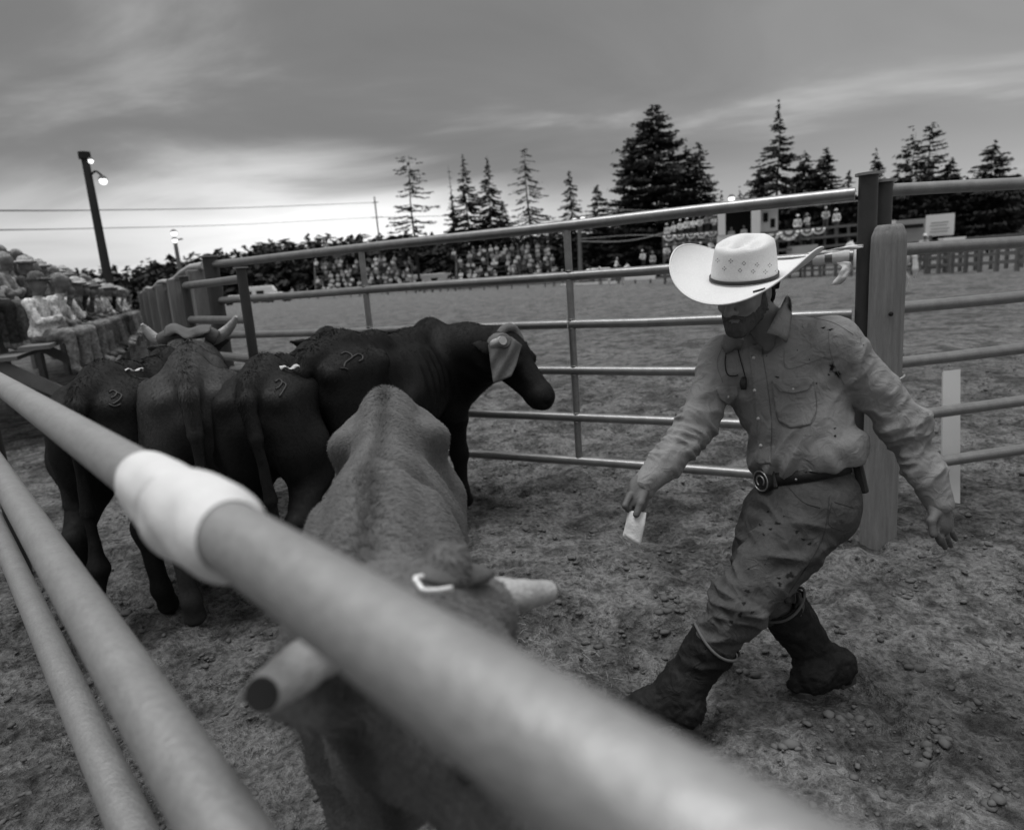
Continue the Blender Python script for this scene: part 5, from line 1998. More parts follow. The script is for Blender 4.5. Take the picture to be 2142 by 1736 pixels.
# ---- jeans details
def on_jeans(poly, thick, name, m_=None):
    r = JN.patch(poly, thick, 5)
    if r is not None:
        return part(name, r[0], r[1], m_ or M_JEANS, jeans)


M_JSEAM = mat('jeans_seam', 0.035, 0.9, var=0.3)
seam([(1650, 1020), (1680, 1050), (1715, 1062)], M_JSEAM, 0.0013, JN, jeans)
seam([(1735, 1040), (1725, 1110), (1700, 1165), (1650, 1240)], M_JSEAM, 0.0013, JN, jeans)
seam([(1745, 1050), (1785, 1062)], M_JSEAM, 0.0013, JN, jeans)
seam([(1740, 1050), (1733, 1095), (1760, 1110)], M_JSEAM, 0.0013, JN, jeans)
rs = np.random.default_rng(8)


def blot(px, py, r, surf, parent, name, asp=1.0, th=0.0008):
    poly = []
    ph = rs.random(4) * 6.3
    for a in np.linspace(0, 2 * math.pi, 15)[:-1]:
        w_ = 1 + 0.28 * math.sin(2 * a + ph[0]) + 0.22 * math.sin(3 * a + ph[1]) + 0.12 * math.sin(5 * a + ph[2])
        poly.append((px + r * w_ * math.cos(a) * asp, py + r * w_ * math.sin(a)))
    q = surf.patch(poly, 0.0002, 3.0, 0.0004)
    if q is not None:
        o = part(name, q[0], q[1], M_STAIN, parent)
        at = o.data.attributes.new('fall', 'FLOAT', 'POINT')
        at.data.foreach_set('value', np.array(surf.fall, dtype=np.float32))


for px, py, r, asp in ((1653, 1203, 12, 1.0), (1631, 1222, 7, 1), (1629, 1209, 4, 1.4), (1627, 1095, 6, 1.4), (1612, 1107, 5, 0.8), (1597, 1118, 4, 1), (1590, 1098, 4, 1), (1667, 1112, 5, 1.3), (1680, 1128, 4, 1.6), (1694, 1137, 5, 1.2),
                      (1563, 1236, 5, 2.0), (1556, 1262, 7, 0.8), (1574, 1280, 5, 1.2), (1548, 1285, 8, 1.0), (1530, 1300, 6, 1.0), (1566, 1190, 3, 1), (1600, 1180, 2.6, 1), (1520, 1130, 4, 0.7), (1607, 1070, 3, 1.5), (1640, 1080, 3, 1)):
    blot(px, py, r, JN, jeans, 'mud_stain', asp)
for px, py, r, asp in ((1740, 768, 12, 0.8), (1752, 782, 10, 1.2), (1734, 784, 4, 0.8), (1722, 686, 3.6, 1.8), (1737, 690, 4, 1.9), (1693, 752, 2, 1), (1626, 789, 3, 2), (1708, 802, 2.6, 1), (1747, 912, 5, 0.6), (1746, 896, 3, 1.5), (1604, 745, 1.6, 1), (1806, 722, 2, 1), (1668, 733, 1.8, 1)):
    blot(px, py, r, SH, shirt, 'dark_stain', asp)
# ---- paper in the hand
paper = empty('folded_paper', P(1326, 1110, 2.21))
tag(paper, 'folded white paper held in the man right hand', 'paper')
pg = [(1316, 1068, 2.225), (1352, 1072, 2.215), (1340, 1142, 2.205), (1306, 1120, 2.215)]
V = []
nn1 = 10
for i in range(nn1):
    for j in range(nn1):
        u_, v_ = i / (nn1 - 1), j / (nn1 - 1)
        a = P(*pg[0]) * (1 - u_) + P(*pg[1]) * u_
        b = P(*pg[3]) * (1 - u_) + P(*pg[2]) * u_
        V.append(a * (1 - v_) + b * v_ - _f * 0.010 * math.sin(u_ * 3.0) * v_ - _f * 0.006 * math.sin(v_ * 5))
Fc = [(i * nn1 + j, (i + 1) * nn1 + j, (i + 1) * nn1 + j + 1, i * nn1 + j + 1) for i in range(nn1 - 1) for j in range(nn1 - 1)]
V = np.array(V)
o = part('sheet', V, Fc, M_RAG, paper)
o.modifiers.new('solid', 'SOLIDIFY').thickness = 0.0012
o = part('sheet', V + _f * 0.006 - _r * 0.004 - _u * 0.006, Fc, M_RAG, paper)
o.modifiers.new('solid', 'SOLIDIFY').thickness = 0.0012

# ================================================================== TREES
M_BARK = mat('bark', 0.05, 0.95, 0.1, var=0.5, scale=3)
M_NEEDLE = mat('needles', 0.035, 0.9, 0.1, var=0.7, scale=0.9, detail=3)
M_NEEDLE_FAR = mat('far_needles', 0.05, 0.95, 0.05, var=0.6, scale=0.05, detail=3)


def conifer_mesh(h, r, seed, base=0.12, power=0.8, dens=1.0, droop=0.25, clump=0.42, gap=0.0, lean_top=0.0, whorls=34, full=0.5, jit=0.9):
    rg = np.random.default_rng(seed)
    Vs = []
    z = h * base
    dz = h * (1 - base) / whorls
    while z < h * 0.995:
        t = (z - h * base) / (h * (1 - base))
        prof = min(1.0, (1 - t) / full) ** power * (0.7 + 0.3 * min(1, t * 5)) + 0.02
        nb = max(3, int((6 + 3 * rg.random()) * dens))
        for b in range(nb):
            if rg.random() < gap:
                continue
            a = rg.random() * 6.283
            L = 1.35 * r * prof * (0.6 + 0.55 * rg.random())
            if rg.random() < 0.08:
                L *= 1.35
            nc = max(4, int(L / clump * 8.0 * dens))
            tt = (0.15 + 0.85 * rg.random(nc))
            rr = L * tt
            zz = z + rg.normal() * dz * jit - droop * L * tt ** 1.5 + 0.22 * L * tt ** 3 + rg.normal(0, 0.05 * clump, nc)
            aa = a + rg.normal(0, 0.12, nc)
            c = np.stack([rr * np.cos(aa), rr * np.sin(aa), zz], 1)
            s_ = 0.95 * clump * (0.5 + 0.8 * rg.random(nc)) * (0.6 + 0.5 * (1 - t))
            # flat ragged sprays hanging outwards
            u_ = np.stack([np.cos(aa), np.sin(aa), -0.35 + 0.5 * rg.normal(size=nc)], 1)
            u_ /= np.linalg.norm(u_, axis=1)[:, None]
            w_ = np.stack([-np.sin(aa), np.cos(aa), 0.7 * rg.normal(size=nc)], 1)
            w_ /= np.linalg.norm(w_, axis=1)[:, None]
            q = np.stack([c - u_ * s_[:, None] * 0.6, c + w_ * s_[:, None] * 0.34 - u_ * s_[:, None] * 0.1, c + u_ * s_[:, None] * 0.8, c - w_ * s_[:, None] * 0.34 + u_ * s_[:, None] * 0.1], 1)
            Vs.append(q)
        z += dz * (0.6 + 0.8 * rg.random())
    V = np.concatenate(Vs).reshape(-1, 3)
    Q = np.arange(len(V)).reshape(-1, 4)
    return V, Q


def trunk_mesh(h, r0, seed, limbs=None):
    rg = np.random.default_rng(seed)
    mb = MB()
    pts = [np.array([0.012 * h * math.sin(i * 0.8 + seed) * (i / 8), 0.012 * h * math.cos(i * 1.1 + seed) * (i / 8), h * i / 8]) for i in range(9)]
    mb.tube(pts, [r0 * (1 - 0.93 * i / 8) for i in range(9)], 7)
    if limbs:
        for i in range(limbs[0]):
            t = limbs[1] + (0.97 - limbs[1]) * rg.random()
            a = rg.random() * 6.283
            L = limbs[2] * (1 - t) ** 0.7 * (0.5 + 0.7 * rg.random()) + 0.3
            p = np.array([0, 0, h * t])
            d = np.array([math.cos(a), math.sin(a), -0.15 + 0.2 * rg.random()])
            mb.tube([p, p + d * L * 0.5, p + d * L + np.array([0, 0, -0.05 * L])], [r0 * 0.22, r0 * 0.14, r0 * 0.05], 4)
    return mb


def tree(name, px, ytop, wpx, depth, label, group=None, seed=0, cat='tree', **kw):
    top = P(px, ytop, depth)
    h = top[2]
    r = wpx * depth / FOC / 2
    e = empty(name, (top[0], top[1], 0), seed * 1.3)
    tag(e, label, cat, group)
    limbs = kw.pop('limbs', (26, 0.25, r))
    ms = trunk_mesh(h, max(0.12, h * 0.013), seed, limbs).mesh('trunk', M_BARK, True)
    o = bpy.data.objects.new('trunk', ms); COL.objects.link(o); o.parent = e
    if not kw.pop('bare', False):
        V, Q = conifer_mesh(h, r, seed, **kw)
        o = bpy.data.objects.new('crown', mesh_np('crown', V, Q, M_NEEDLE, False)); COL.objects.link(o); o.parent = e
    return e


TG = 'tall conifers behind the arena'
tree('airy_conifer', 851, 325, 78, 118, 'airy see-through conifer standing alone left of the spruces', TG, 1, dens=0.62, gap=0.35, power=0.30, droop=0.30, clump=0.55, base=0.30, whorls=30)
tree('dead_snag', 939, 346, 16, 116, 'thin bare snag at the left of the spruce clump', TG, 2, bare=True, limbs=(46, 0.3, 1.1))
tree('spruce_tree', 968, 326, 62, 114, 'slim spruce with ragged spire just right of the bare snag', TG, 3, power=1.15, dens=1.1, droop=0.35, clump=0.45, whorls=36)
tree('spruce_tree', 1018, 330, 74, 113, 'spruce with a knotted narrow top in the spruce clump', TG, 4, power=1.3, dens=1.1, droop=0.4, clump=0.45, whorls=34)
tree('spruce_tree', 1050, 420, 46, 112, 'short broad spruce at the right foot of the clump', TG, 5, power=0.9, clump=0.45)
tree('spruce_tree', 944, 405, 40, 112, 'short spruce at the left foot of the clump', TG, 25, power=0.9, clump=0.45)
tree('layered_spruce', 1097, 307, 70, 104, 'tall open spruce with drooping separate tiers of branches', TG, 6, power=0.62, dens=0.95, gap=0.22, droop=0.42, clump=0.40, whorls=24, jit=0.15)
tree('spruce_tree', 1190, 359, 46, 98, 'narrow pointed spruce left of the gap above the gate', TG, 7, power=0.75, dens=1.1, droop=0.45, clump=0.4, whorls=28)
tree('spruce_tree', 1249, 388, 56, 96, 'low conical spruce left of the big dark fir', TG, 8, power=0.8, dens=1.15, clump=0.42)
tree('fir_tree', 1316, 290, 78, 92, 'dense fir leaning on the left side of the biggest fir', TG, 9, power=0.6, dens=1.2, clump=0.5, droop=0.2)
tree('fir_tree', 1368, 225, 120, 90, 'biggest and darkest fir in the middle of the picture', TG, 10, power=0.5, dens=1.45, clump=0.55, droop=0.22, whorls=44)
tree('fir_tree', 1436, 305, 62, 90, 'fir with forked outline right of the biggest fir', TG, 11, power=0.65, dens=1.2, clump=0.48)
tree('fir_tree', 1462, 300, 66, 91, 'outermost fir of the dark clump, beside open sky', TG, 12, power=0.75, dens=1.1, clump=0.48, droop=0.3)
tree('young_spruce', 1509, 402, 22, 88, 'small spruce in the gap left of the two lamps', TG, 13, power=0.8, clump=0.4, whorls=18)
tree('young_spruce', 1546, 400, 30, 88, 'small spruce between the two lamps', TG, 14, power=0.8, clump=0.4, whorls=18)
tree('fir_tree', 1628, 215, 104, 82, 'tall fir with a thin broken top above the white hat', TG, 15, power=1.5, dens=1.05, gap=0.12, clump=0.5, droop=0.3, whorls=40)
tree('fir_tree', 1590, 352, 52, 82, 'shorter fir at the left foot of the broken-topped fir', TG, 26, power=0.7, dens=1.1, clump=0.45)
tree('fir_tree', 1686, 322, 70, 80, 'dense fir right of the broken-topped fir', TG, 16, power=0.7, dens=1.25, clump=0.46)
tree('fir_tree', 1728, 312, 62, 80, 'dense pointed fir left of the steel gate post', TG, 17, power=0.75, dens=1.25, clump=0.46)
tree('young_spruce', 1776, 356, 34, 80, 'small spruce just left of the steel gate post', TG, 18, power=0.75, dens=1.1, clump=0.4, whorls=22)
tree('spruce_tree', 1832, 320, 52, 78, 'pointed spruce between the steel post and the wooden post', TG, 19, power=0.8, dens=1.15, clump=0.42)
tree('pale_fir', 1912, 276, 76, 70, 'feathery fir with wide open tiers near the right edge', TG, 20, power=0.55, dens=1.0, gap=0.2, clump=0.45, droop=0.15, whorls=26)
tree('pale_fir', 1948, 262, 80, 71, 'rightmost tall feathery fir with a round top', TG, 21, power=0.5, dens=1.0, gap=0.2, clump=0.45, droop=0.15, whorls=26)
tree('spruce_tree', 1878, 352, 34, 72, 'small dark spruce above the wooden post', TG, 22, power=0.8, clump=0.4)
tree('spruce_tree', 1990, 330, 60, 72, 'dark spruce at the right edge behind the fence', TG, 23, power=0.8, dens=1.2, clump=0.42)
tree('spruce_tree', 2080, 300, 84, 70, 'broad spruce beyond the right edge of the pen', TG, 24, power=0.7, dens=1.2, clump=0.46)


def make_forest():
    protos = [conifer_mesh(10.0, 2.3 + 0.5 * (i % 3), 100 + i, base=0.05, power=0.7 + 0.15 * (i % 3), dens=0.6, clump=1.15, whorls=14, full=0.75, jit=0.25) for i in range(7)]
    rg = np.random.default_rng(77)
    xs = [-160, 0, 130, 230, 300, 400, 500, 545, 600, 650, 760, 840, 930, 1000, 1200, 1400, 1550, 1650, 1800, 1990, 2300]
    ys = [580, 577, 570, 563, 545, 530, 521, 502, 503, 497, 492, 489, 486, 484, 476, 450, 440, 410, 400, 385, 370]
    Vs, Qs, n = [], [], 0
    for i in range(800):
        px = -150 + 2430 * rg.random()
        right = np.interp(px, [0, 900, 1300, 2142], [0, 0, 1, 1])
        d = (165 + 50 * rg.random()) * (1 - right) + (112 + 45 * rg.random()) * right
        y = np.interp(px, xs, ys) + abs(rg.normal()) * 16 + (2 if rg.random() < 0.8 else -8)
        top = P(px, y, d)
        s_ = top[2] / 10.0
        if s_ < 0.15:
            continue
        V, Q = protos[rg.integers(7)]
        w = s_ * (0.9 + 0.9 * rg.random())
        Vs.append((V * np.array([w, w, s_])) @ rot_z(rg.random() * 6.3).T + np.array([top[0], top[1], 0]))
        Qs.append(Q + n); n += len(V)
    o = link('far_forest', mesh_np('far_forest', np.vstack(Vs), np.vstack(Qs), M_NEEDLE_FAR, False))
    tag(o, 'dark band of far evergreen forest along the horizon', 'forest', kind='stuff')


make_forest()

# ================================================================== PEOPLE IN THE STANDS
def rand_mat(name, lo, hi, mul, rough=0.9, pw=1.0):
    mt = bpy.data.materials.new(name)
    mt.use_nodes = True
    t = mt.node_tree
    b = t.nodes['Principled BSDF']
    b.inputs['Roughness'].default_value = rough
    b.inputs['Specular IOR Level'].default_value = 0.15
    oi = N(t, 'ShaderNodeObjectInfo')
    v = math_node(t, 'FRACT', math_node(t, 'MULTIPLY', oi.outputs['Random'], mul))
    if pw != 1.0:
        v = math_node(t, 'POWER', v, pw)
    tc = N(t, 'ShaderNodeTexCoord')
    nz_ = N(t, 'ShaderNodeTexNoise', Scale=14.0, Detail=4.0)
    t.links.new(tc.outputs['Object'], nz_.inputs['Vector'])
    v = math_node(t, 'MULTIPLY_ADD', v, hi - lo, lo)
    v = math_node(t, 'MULTIPLY', v, math_node(t, 'MULTIPLY_ADD', nz_.outputs['Fac'], 0.6, 0.7))
    t.links.new(v, b.inputs['Base Color'])
    return mt


CM = [mat('crowd_skin', 0.20, 0.7, 0.2, var=0.15), rand_mat('crowd_shirt', 0.08, 0.80, 7.31, pw=0.6), rand_mat('crowd_trousers', 0.04, 0.20, 13.7),
      rand_mat('crowd_hat', 0.08, 0.7, 23.3, pw=0.7), rand_mat('crowd_shoes', 0.03, 0.30, 31.9)]


def near_cloth(mt):
    # checks, creases and grime on the clothes of the near rows
    t = mt.node_tree
    b = t.nodes['Principled BSDF']
    src = b.inputs['Base Color'].links[0].from_socket
    tc = N(t, 'ShaderNodeTexCoord')
    n1 = N(t, 'ShaderNodeTexNoise', Scale=26.0, Detail=5.0, Roughness=0.7)
    t.links.new(tc.outputs['Object'], n1.inputs['Vector'])
    v = math_node(t, 'MULTIPLY', src, math_node(t, 'MULTIPLY_ADD', smooth(t, n1.outputs['Fac'], 0.35, 0.62), 0.7, 0.6))
    t.links.new(v, b.inputs['Base Color'])
    bp = N(t, 'ShaderNodeBump', Strength=0.5, Distance=0.012)
    t.links.new(n1.outputs['Fac'], bp.inputs['Height'])
    t.links.new(bp.outputs[0], b.inputs['Normal'])
    return mt


CN = [mat('spectator_skin', 0.16, 0.7, 0.2, var=0.3, scale=20), near_cloth(rand_mat('spectator_shirt', 0.015, 0.62, 7.31)), near_cloth(rand_mat('spectator_trousers', 0.03, 0.24, 13.7)),
      near_cloth(rand_mat('spectator_hat', 0.05, 0.5, 23.3)), near_cloth(rand_mat('spectator_shoes', 0.03, 0.35, 31.9))]


def person_mesh(name, vox, pose='sit', hat_=True, arms=0, lean=0.06, seed=0, hair=False):
    rg = np.random.default_rng(seed)
    f = Field((-0.5, -0.5, -0.62 if pose == 'sit' else -1.0), (0.85, 0.5, 1.05), vox)
    g = max(0, vox - 0.02) * 0.35
    pel, ch, nk, hd_ = np.array([0, 0, 0.11]), np.array([lean, 0, 0.42]), np.array([lean * 1.4, 0, 0.60]), np.array([lean * 1.4 + 0.05, 0, 0.735])
    f.ell(pel, (0.13, 0.17, 0.12), k=0.04)
    f.cap(pel, ch, 0.125, 0.135, k=0.05, flat=((1, 0, 0), 0.8))
    f.cap(ch + np.array([0, -0.13, 0.09]), ch + np.array([0, 0.13, 0.09]), 0.075, 0.075, k=0.05)
    f.cap(nk - np.array([0, 0, 0.03]), hd_, 0.05 + g, 0.05 + g, k=0.02)
    f.ell(hd_ + np.array([0.01, 0, 0.01]), (0.095, 0.078, 0.115), k=0.015)
    f.cap(hd_ + np.array([0.09, 0, 0.0]), hd_ + np.array([0.105, 0, -0.02]), 0.014, 0.018, k=0.01)
    for y in (-1, 1):
        sh_ = ch + np.array([0, 0.175 * y, 0.10])
        if pose == 'sit':
            kn_ = np.array([0.43, (0.10 + 0.09 * rg.random()) * y, 0.11])
            ft = np.array([0.40 + 0.12 * rg.random(), kn_[1], -0.34])
        else:
            kn_ = np.array([0.04 * y, 0.09 * y, -0.36])
            ft = np.array([-0.02 * y, 0.10 * y, -0.80])
        f.cap(pel + np.array([0.02, 0.09 * y, -0.02]), kn_, 0.092, 0.068, k=0.04)
        f.cap(kn_, ft, 0.066, 0.048 + g, k=0.02)
        f.cap(ft + np.array([0, 0, -0.03]), ft + np.array([0.15, 0.01 * y, -0.06]), 0.048 + g, 0.038 + g, k=0.02)
        if arms == 0:
            el_, hn = sh_ + np.array([0.08, 0.05 * y, -0.25]), np.array([0.33, 0.10 * y, 0.21])
        elif arms == 1:
            el_, hn = sh_ + np.array([0.12, 0.04 * y, -0.24]), np.array([0.26, -0.03 * y, 0.32])
        elif arms == 2:
            el_, hn = (sh_ + np.array([0.16, 0.08 * y, -0.16]), hd_ + np.array([0.17, 0.04 * y, -0.06])) if y > 0 else (sh_ + np.array([0.06, 0.05 * y, -0.26]), np.array([0.28, 0.12 * y, 0.2]))
        else:
            el_, hn = sh_ + np.array([-0.02, 0.07 * y, -0.27]), np.array([0.08, 0.20 * y, -0.02])
        f.cap(sh_, el_, 0.058 + g, 0.045 + g, k=0.03)
        f.cap(el_, hn, 0.044 + g, 0.032 + g, k=0.02)
        f.ell(hn, (0.045 + g, 0.035 + g, 0.045 + g), k=0.015)
    if hat_:
        f.ell(hd_ + np.array([0, 0, 0.10]), (0.10, 0.088, 0.085), k=0.01)
        f.ell(hd_ + np.array([0.01, 0, 0.075]), ((0.175, 0.15, 0.020 + g) if seed % 4 == 0 else (0.12, 0.10, 0.02 + g)), k=0.01)
        if seed % 4:
            f.ell(hd_ + np.array([0.10, 0, 0.07]), (0.09, 0.075, 0.014 + g), k=0.008)
    else:
        f.ell(hd_ + np.array([-0.02, 0, 0.045]), (0.10, 0.09, 0.10), k=0.01)
        if hair:
            f.ell(hd_ + np.array([-0.06, 0, -0.06]), (0.07, 0.09, 0.13), k=0.02)
    V, Q = f.surf(1)
    if vox < 0.03:
        V = V + vnormals(V, Q) * (0.008 * vnoise(V * 11 + seed) + 0.009 * (1 - 2 * np.abs(vnoise(V * 19 + seed))))[:, None]
    c = V[Q].mean(1)
    mi = np.ones(len(Q), dtype=int)
    hz = c[:, 2] - hd_[2]
    mi[c[:, 2] > nk[2] + 0.01] = 0
    if hat_:
        mi[(hz > 0.055)] = 3
    else:
        mi[(hz > 0.065) | ((c[:, 0] < hd_[0] - 0.035) & (hz > -0.10))] = 4
    low = (c[:, 2] < 0.10) | ((c[:, 0] > 0.14) & (c[:, 2] < 0.19))
    handz = np.zeros(len(Q), bool)
    if pose == 'sit':
        mi[low] = 2
        mi[c[:, 2] < -0.33] = 4
        if arms == 0:
            handz = (c[:, 2] > 0.175) & (c[:, 0] > 0.28) & (c[:, 2] < 0.3)
    else:
        mi[c[:, 2] < 0.10] = 2
        mi[c[:, 2] < -0.78] = 4
    mi[handz] = 0
    return mesh_np(name, V, Q, CN if vox < 0.03 else CM, True, mi)


NEAR_P = [person_mesh('spectator', 0.021, 'sit', h_, a_, l_, i, hr) for i, (h_, a_, l_, hr) in enumerate(((True, 0, 0.10, 0), (False, 1, 0.05, 1), (True, 1, 0.02, 0), (False, 0, 0.14, 0), (True, 2, 0.05, 0), (False, 3, -0.02, 1)))]
FAR_P = [person_mesh('spectator', 0.047, 'sit', h_, a_, l_, i, hr) for i, (h_, a_, l_, hr) in enumerate(((True, 0, 0.10, 0), (False, 1, 0.05, 1), (True, 2, 0.02, 0), (False, 0, 0.12, 0)))]
STAND_P = [person_mesh('standing', 0.034, 'stand', True, 3, 0.02, 20), person_mesh('standing', 0.034, 'stand', False, 1, 0.03, 21), person_mesh('standing', 0.034, 'stand', True, 0, 0.08, 22)]


def put_person(me, p, rz, label, group, sc=1.0):
    o = bpy.data.objects.new('person', me)
    COL.objects.link(o)
    o.location = Vector([float(c) for c in p])
    o.rotation_euler = (0, 0, rz)
    o.scale = (sc, sc, sc)
    tag(o, label, 'person', group)
    return o


ORD = ['first', 'second', 'third', 'fourth', 'fifth', 'sixth', 'seventh', 'eighth', 'ninth', 'tenth', 'eleventh', 'twelfth', 'thirteenth', 'fourteenth', 'fifteenth', 'sixteenth', 'seventeenth', 'eighteenth', 'nineteenth', 'twentieth'] + ['twenty-' + q for q in ('first', 'second', 'third', 'fourth', 'fifth', 'sixth', 'seventh', 'eighth', 'ninth')] + ['thirtieth']
ROWN = ['front', 'second', 'third', 'fourth', 'fifth', 'sixth', 'seventh', 'top']

# ---- grandstand on the left
M_STANDW = mat('stand_board', 0.16, 0.9, 0.1, var=0.4, scale=5, bump=0.3)
sdir = unit(np.array([-7.8, 16.4, 0]))
snrm = np.array([sdir[1], -sdir[0], 0])
S0 = np.array([-6.25, 9.70, 0])
gs = empty('grandstand', S0)
tag(gs, 'wooden grandstand packed with people along the left edge', 'grandstand')
ROWS = 4
for k in range(ROWS):
    zk = 1.12 + 0.38 * k
    a = S0 - snrm * (0.72 * k) + np.array([0, 0, zk])
    MB().beam(a + sdir * -2.2 - np.array([0, 0, 0.025]), a + sdir * 24 - np.array([0, 0, 0.025]), 0.30, 0.045).build('bench', M_STANDW, gs)
    b = a + snrm * 0.40 + np.array([0, 0, -0.50])
    MB().beam(b + sdir * -2.2, b + sdir * 24, 0.30, 0.045).build('footboard', M_STANDW, gs)
for i in range(9):
    q = S0 + sdir * (-2.1 + 3.1 * i)
    top = q - snrm * (0.72 * (ROWS - 1)) + np.array([0, 0, 1.06 + 0.38 * (ROWS - 1)])
    MB().beam(q + snrm * 0.3 + np.array([0, 0, 0.46]), top, 0.06, 0.14).build('stringer', M_STANDW, gs)
    for t in (0.05, 0.5, 0.95):
        c = (q + snrm * 0.3) * (1 - t) + (top * np.array([1, 1, 0])) * t
        zz = 0.46 + (top[2] - 0.46) * t
        MB().beam(np.array([c[0], c[1], -0.1]), np.array([c[0], c[1], zz]), 0.10, 0.10).build('leg', M_STANDW, gs)
bk = S0 - snrm * (0.72 * ROWS)
MB().tube([bk + sdir * -2.2 + np.array([0, 0, 1.12 + 0.38 * ROWS + 0.35]), bk + sdir * 24 + np.array([0, 0, 1.12 + 0.38 * ROWS + 0.35])], 0.04, 8).build('back_rail', M_PIPE, gs, True)
rg = np.random.default_rng(21)
nL = 0
for k in range(ROWS):
    s_ = -1.6 + 0.3 * rg.random()
    cnt = 0
    while s_ < 16 and nL < 92:
        p = S0 + sdir * s_ - snrm * (0.72 * k + 0.02) + np.array([0, 0, 1.12 + 0.38 * k - 0.02])
        if not (k > 2 and s_ > 9):
            lab = '%s spectator from the near end in the %s row of the left grandstand' % (ORD[cnt], ROWN[k]); cnt += 1
            put_person(NEAR_P[int(rg.integers(6))], p, math.atan2(snrm[1], snrm[0]) + rg.normal() * 0.25, lab, 'front row of the left grandstand' if k == 0 else 'upper rows of the left grandstand', 0.94 + 0.1 * rg.random())
            nL += 1
        s_ += 0.48 + 0.22 * rg.random() + 0.02 * max(0, s_)

# ---- two far bleachers
def bleacher(px0, px1, ytop, ybase, depth, rows, per_row, label, plabel, grp, seed):
    a, b = G(px0, ybase), G(px1, ybase)
    mid = P((px0 + px1) / 2, ybase, depth)
    w = (px1 - px0) * depth / FOC
    c0 = np.array([mid[0], mid[1], 0])
    fwd_ = unit(np.array([CAM[0] - c0[0], CAM[1] - c0[1], 0]))
    sd_ = np.array([-fwd_[1], fwd_[0], 0])
    if sd_ @ _r < 0: sd_ = -sd_
    ztop = P((px0 + px1) / 2, ytop, depth)[2] - 0.8
    e = empty('bleacher', c0)
    tag(e, label, 'bleacher')
    dz = (ztop - 0.9) / (rows - 1)
    R = np.stack([sd_, fwd_, [0, 0, 1.0]], 1)
    rg = np.random.default_rng(seed)
    for k in range(rows):
        cnt = 0
        c = c0 - fwd_ * 0.75 * k + np.array([0, 0, 0.9 + dz * k])
        MB().box(c - np.array([0, 0, 0.04]), (w, 0.3, 0.06), R).build('bench', M_STANDW, e)
        for j in range(per_row):
            if rg.random() < 0.08 + 0.5 * (k / rows) * abs(2 * (j + 0.5) / per_row - 1) ** 3:
                continue
            q = c + sd_ * (w * ((j + 0.5 + 0.5 * (k % 2)) / per_row - 0.5) + rg.normal() * 0.36) + fwd_ * rg.normal() * 0.2 + np.array([0, 0, rg.normal() * 0.16])
            put_person(FAR_P[int(rg.integers(4))], q, math.atan2(fwd_[1], fwd_[0]) + rg.normal() * 0.3, '%s spectator from the left, %s row up, %s' % (ORD[cnt], ORD[k], plabel), grp, 0.95 + 0.4 * rg.random())
            cnt += 1
    for s_ in (-1, -0.33, 0.33, 1):
        p0 = c0 + sd_ * w * 0.5 * s_
        MB().beam(p0 + np.array([0, 0, 0.5]), p0 - fwd_ * 0.75 * rows + np.array([0, 0, ztop]), 0.12, 0.2).build('stringer', M_PLANK, e)
        MB().beam(p0 - fwd_ * 0.75 * rows, p0 - fwd_ * 0.75 * rows + np.array([0, 0, ztop + 0.9]), 0.12, 0.12).build('leg', M_PLANK, e)
    return e


bleacher(664, 868, 541, 612, 116, 7, 14, 'far bleacher full of people behind the left part of the gate', 'far bleacher behind left gate panel', 'crowd in the left far bleacher', 31)
bleacher(955, 1158, 513, 602, 100, 7, 14, 'taller far bleacher full of people behind the middle of the gate', 'far bleacher behind middle gate panel', 'crowd in the middle far bleacher', 32)

# ================================================================== FAR SIDE OF THE ARENA
M_WHITE = mat('white_paint', 0.75, 0.7, 0.2, var=0.08, scale=2)
M_GREYP = mat('grey_paint', 0.35, 0.7, 0.2, var=0.15, scale=2)
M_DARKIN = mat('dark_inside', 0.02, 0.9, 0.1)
M_BOARD = mat('grey_board', 0.15, 0.9, 0.1, var=0.35, scale=2, stretch=(1, 1, 3))

fp = [G(x, y) for x, y in ((2230, 566), (2080, 569), (1985, 572), (1900, 575), (1800, 577), (1700, 580), (1600, 584), (1500, 588), (1400, 591), (1300, 594), (1180, 599), (1070, 604), (980, 608), (880, 613), (760, 620), (650, 626), (540, 632))]
fpts = spline(fp, 100)
af = empty('arena_fence', fp[8])
tag(af, 'long board fence round the far side of the arena', 'fence')
for i in range(0, 99, 2):
    a = np.asarray(fpts[i])
    MB().box(a + np.array([0, 0, 0.75]), (0.16, 0.16, 1.6)).build('post', M_BOARD, af)
    if i + 2 < 100:
        b = np.asarray(fpts[i + 2])
        for z in (0.45, 0.85, 1.25):
            MB().beam(a + np.array([0, 0.0, z]), b + np.array([0, 0, z]), 0.05, 0.14).build('board', M_BOARD, af)


def far_pt(px):
    """point on the arena fence seen at column px"""
    best = min(fpts, key=lambda q: abs(1071 + FOC * ((q - CAM) @ _r) / ((q - CAM) @ _f) - px))
    return np.asarray(best)


def banner(px0, px1, z0, z1, label, m_=None, off=0.25):
    a, b = far_pt(px0), far_pt(px1)
    d = unit(b - a)
    n_ = np.cross(d, [0, 0, 1])
    if n_ @ (CAM - a) < 0: n_ = -n_
    a, b = a + n_ * off, b + n_ * off
    o = MB().beam(a + np.array([0, 0, (z0 + z1) / 2]), b + np.array([0, 0, (z0 + z1) / 2]), 0.04, z1 - z0).build('arena_banner', m_ or M_WHITE)
    tag(o, label, 'banner')


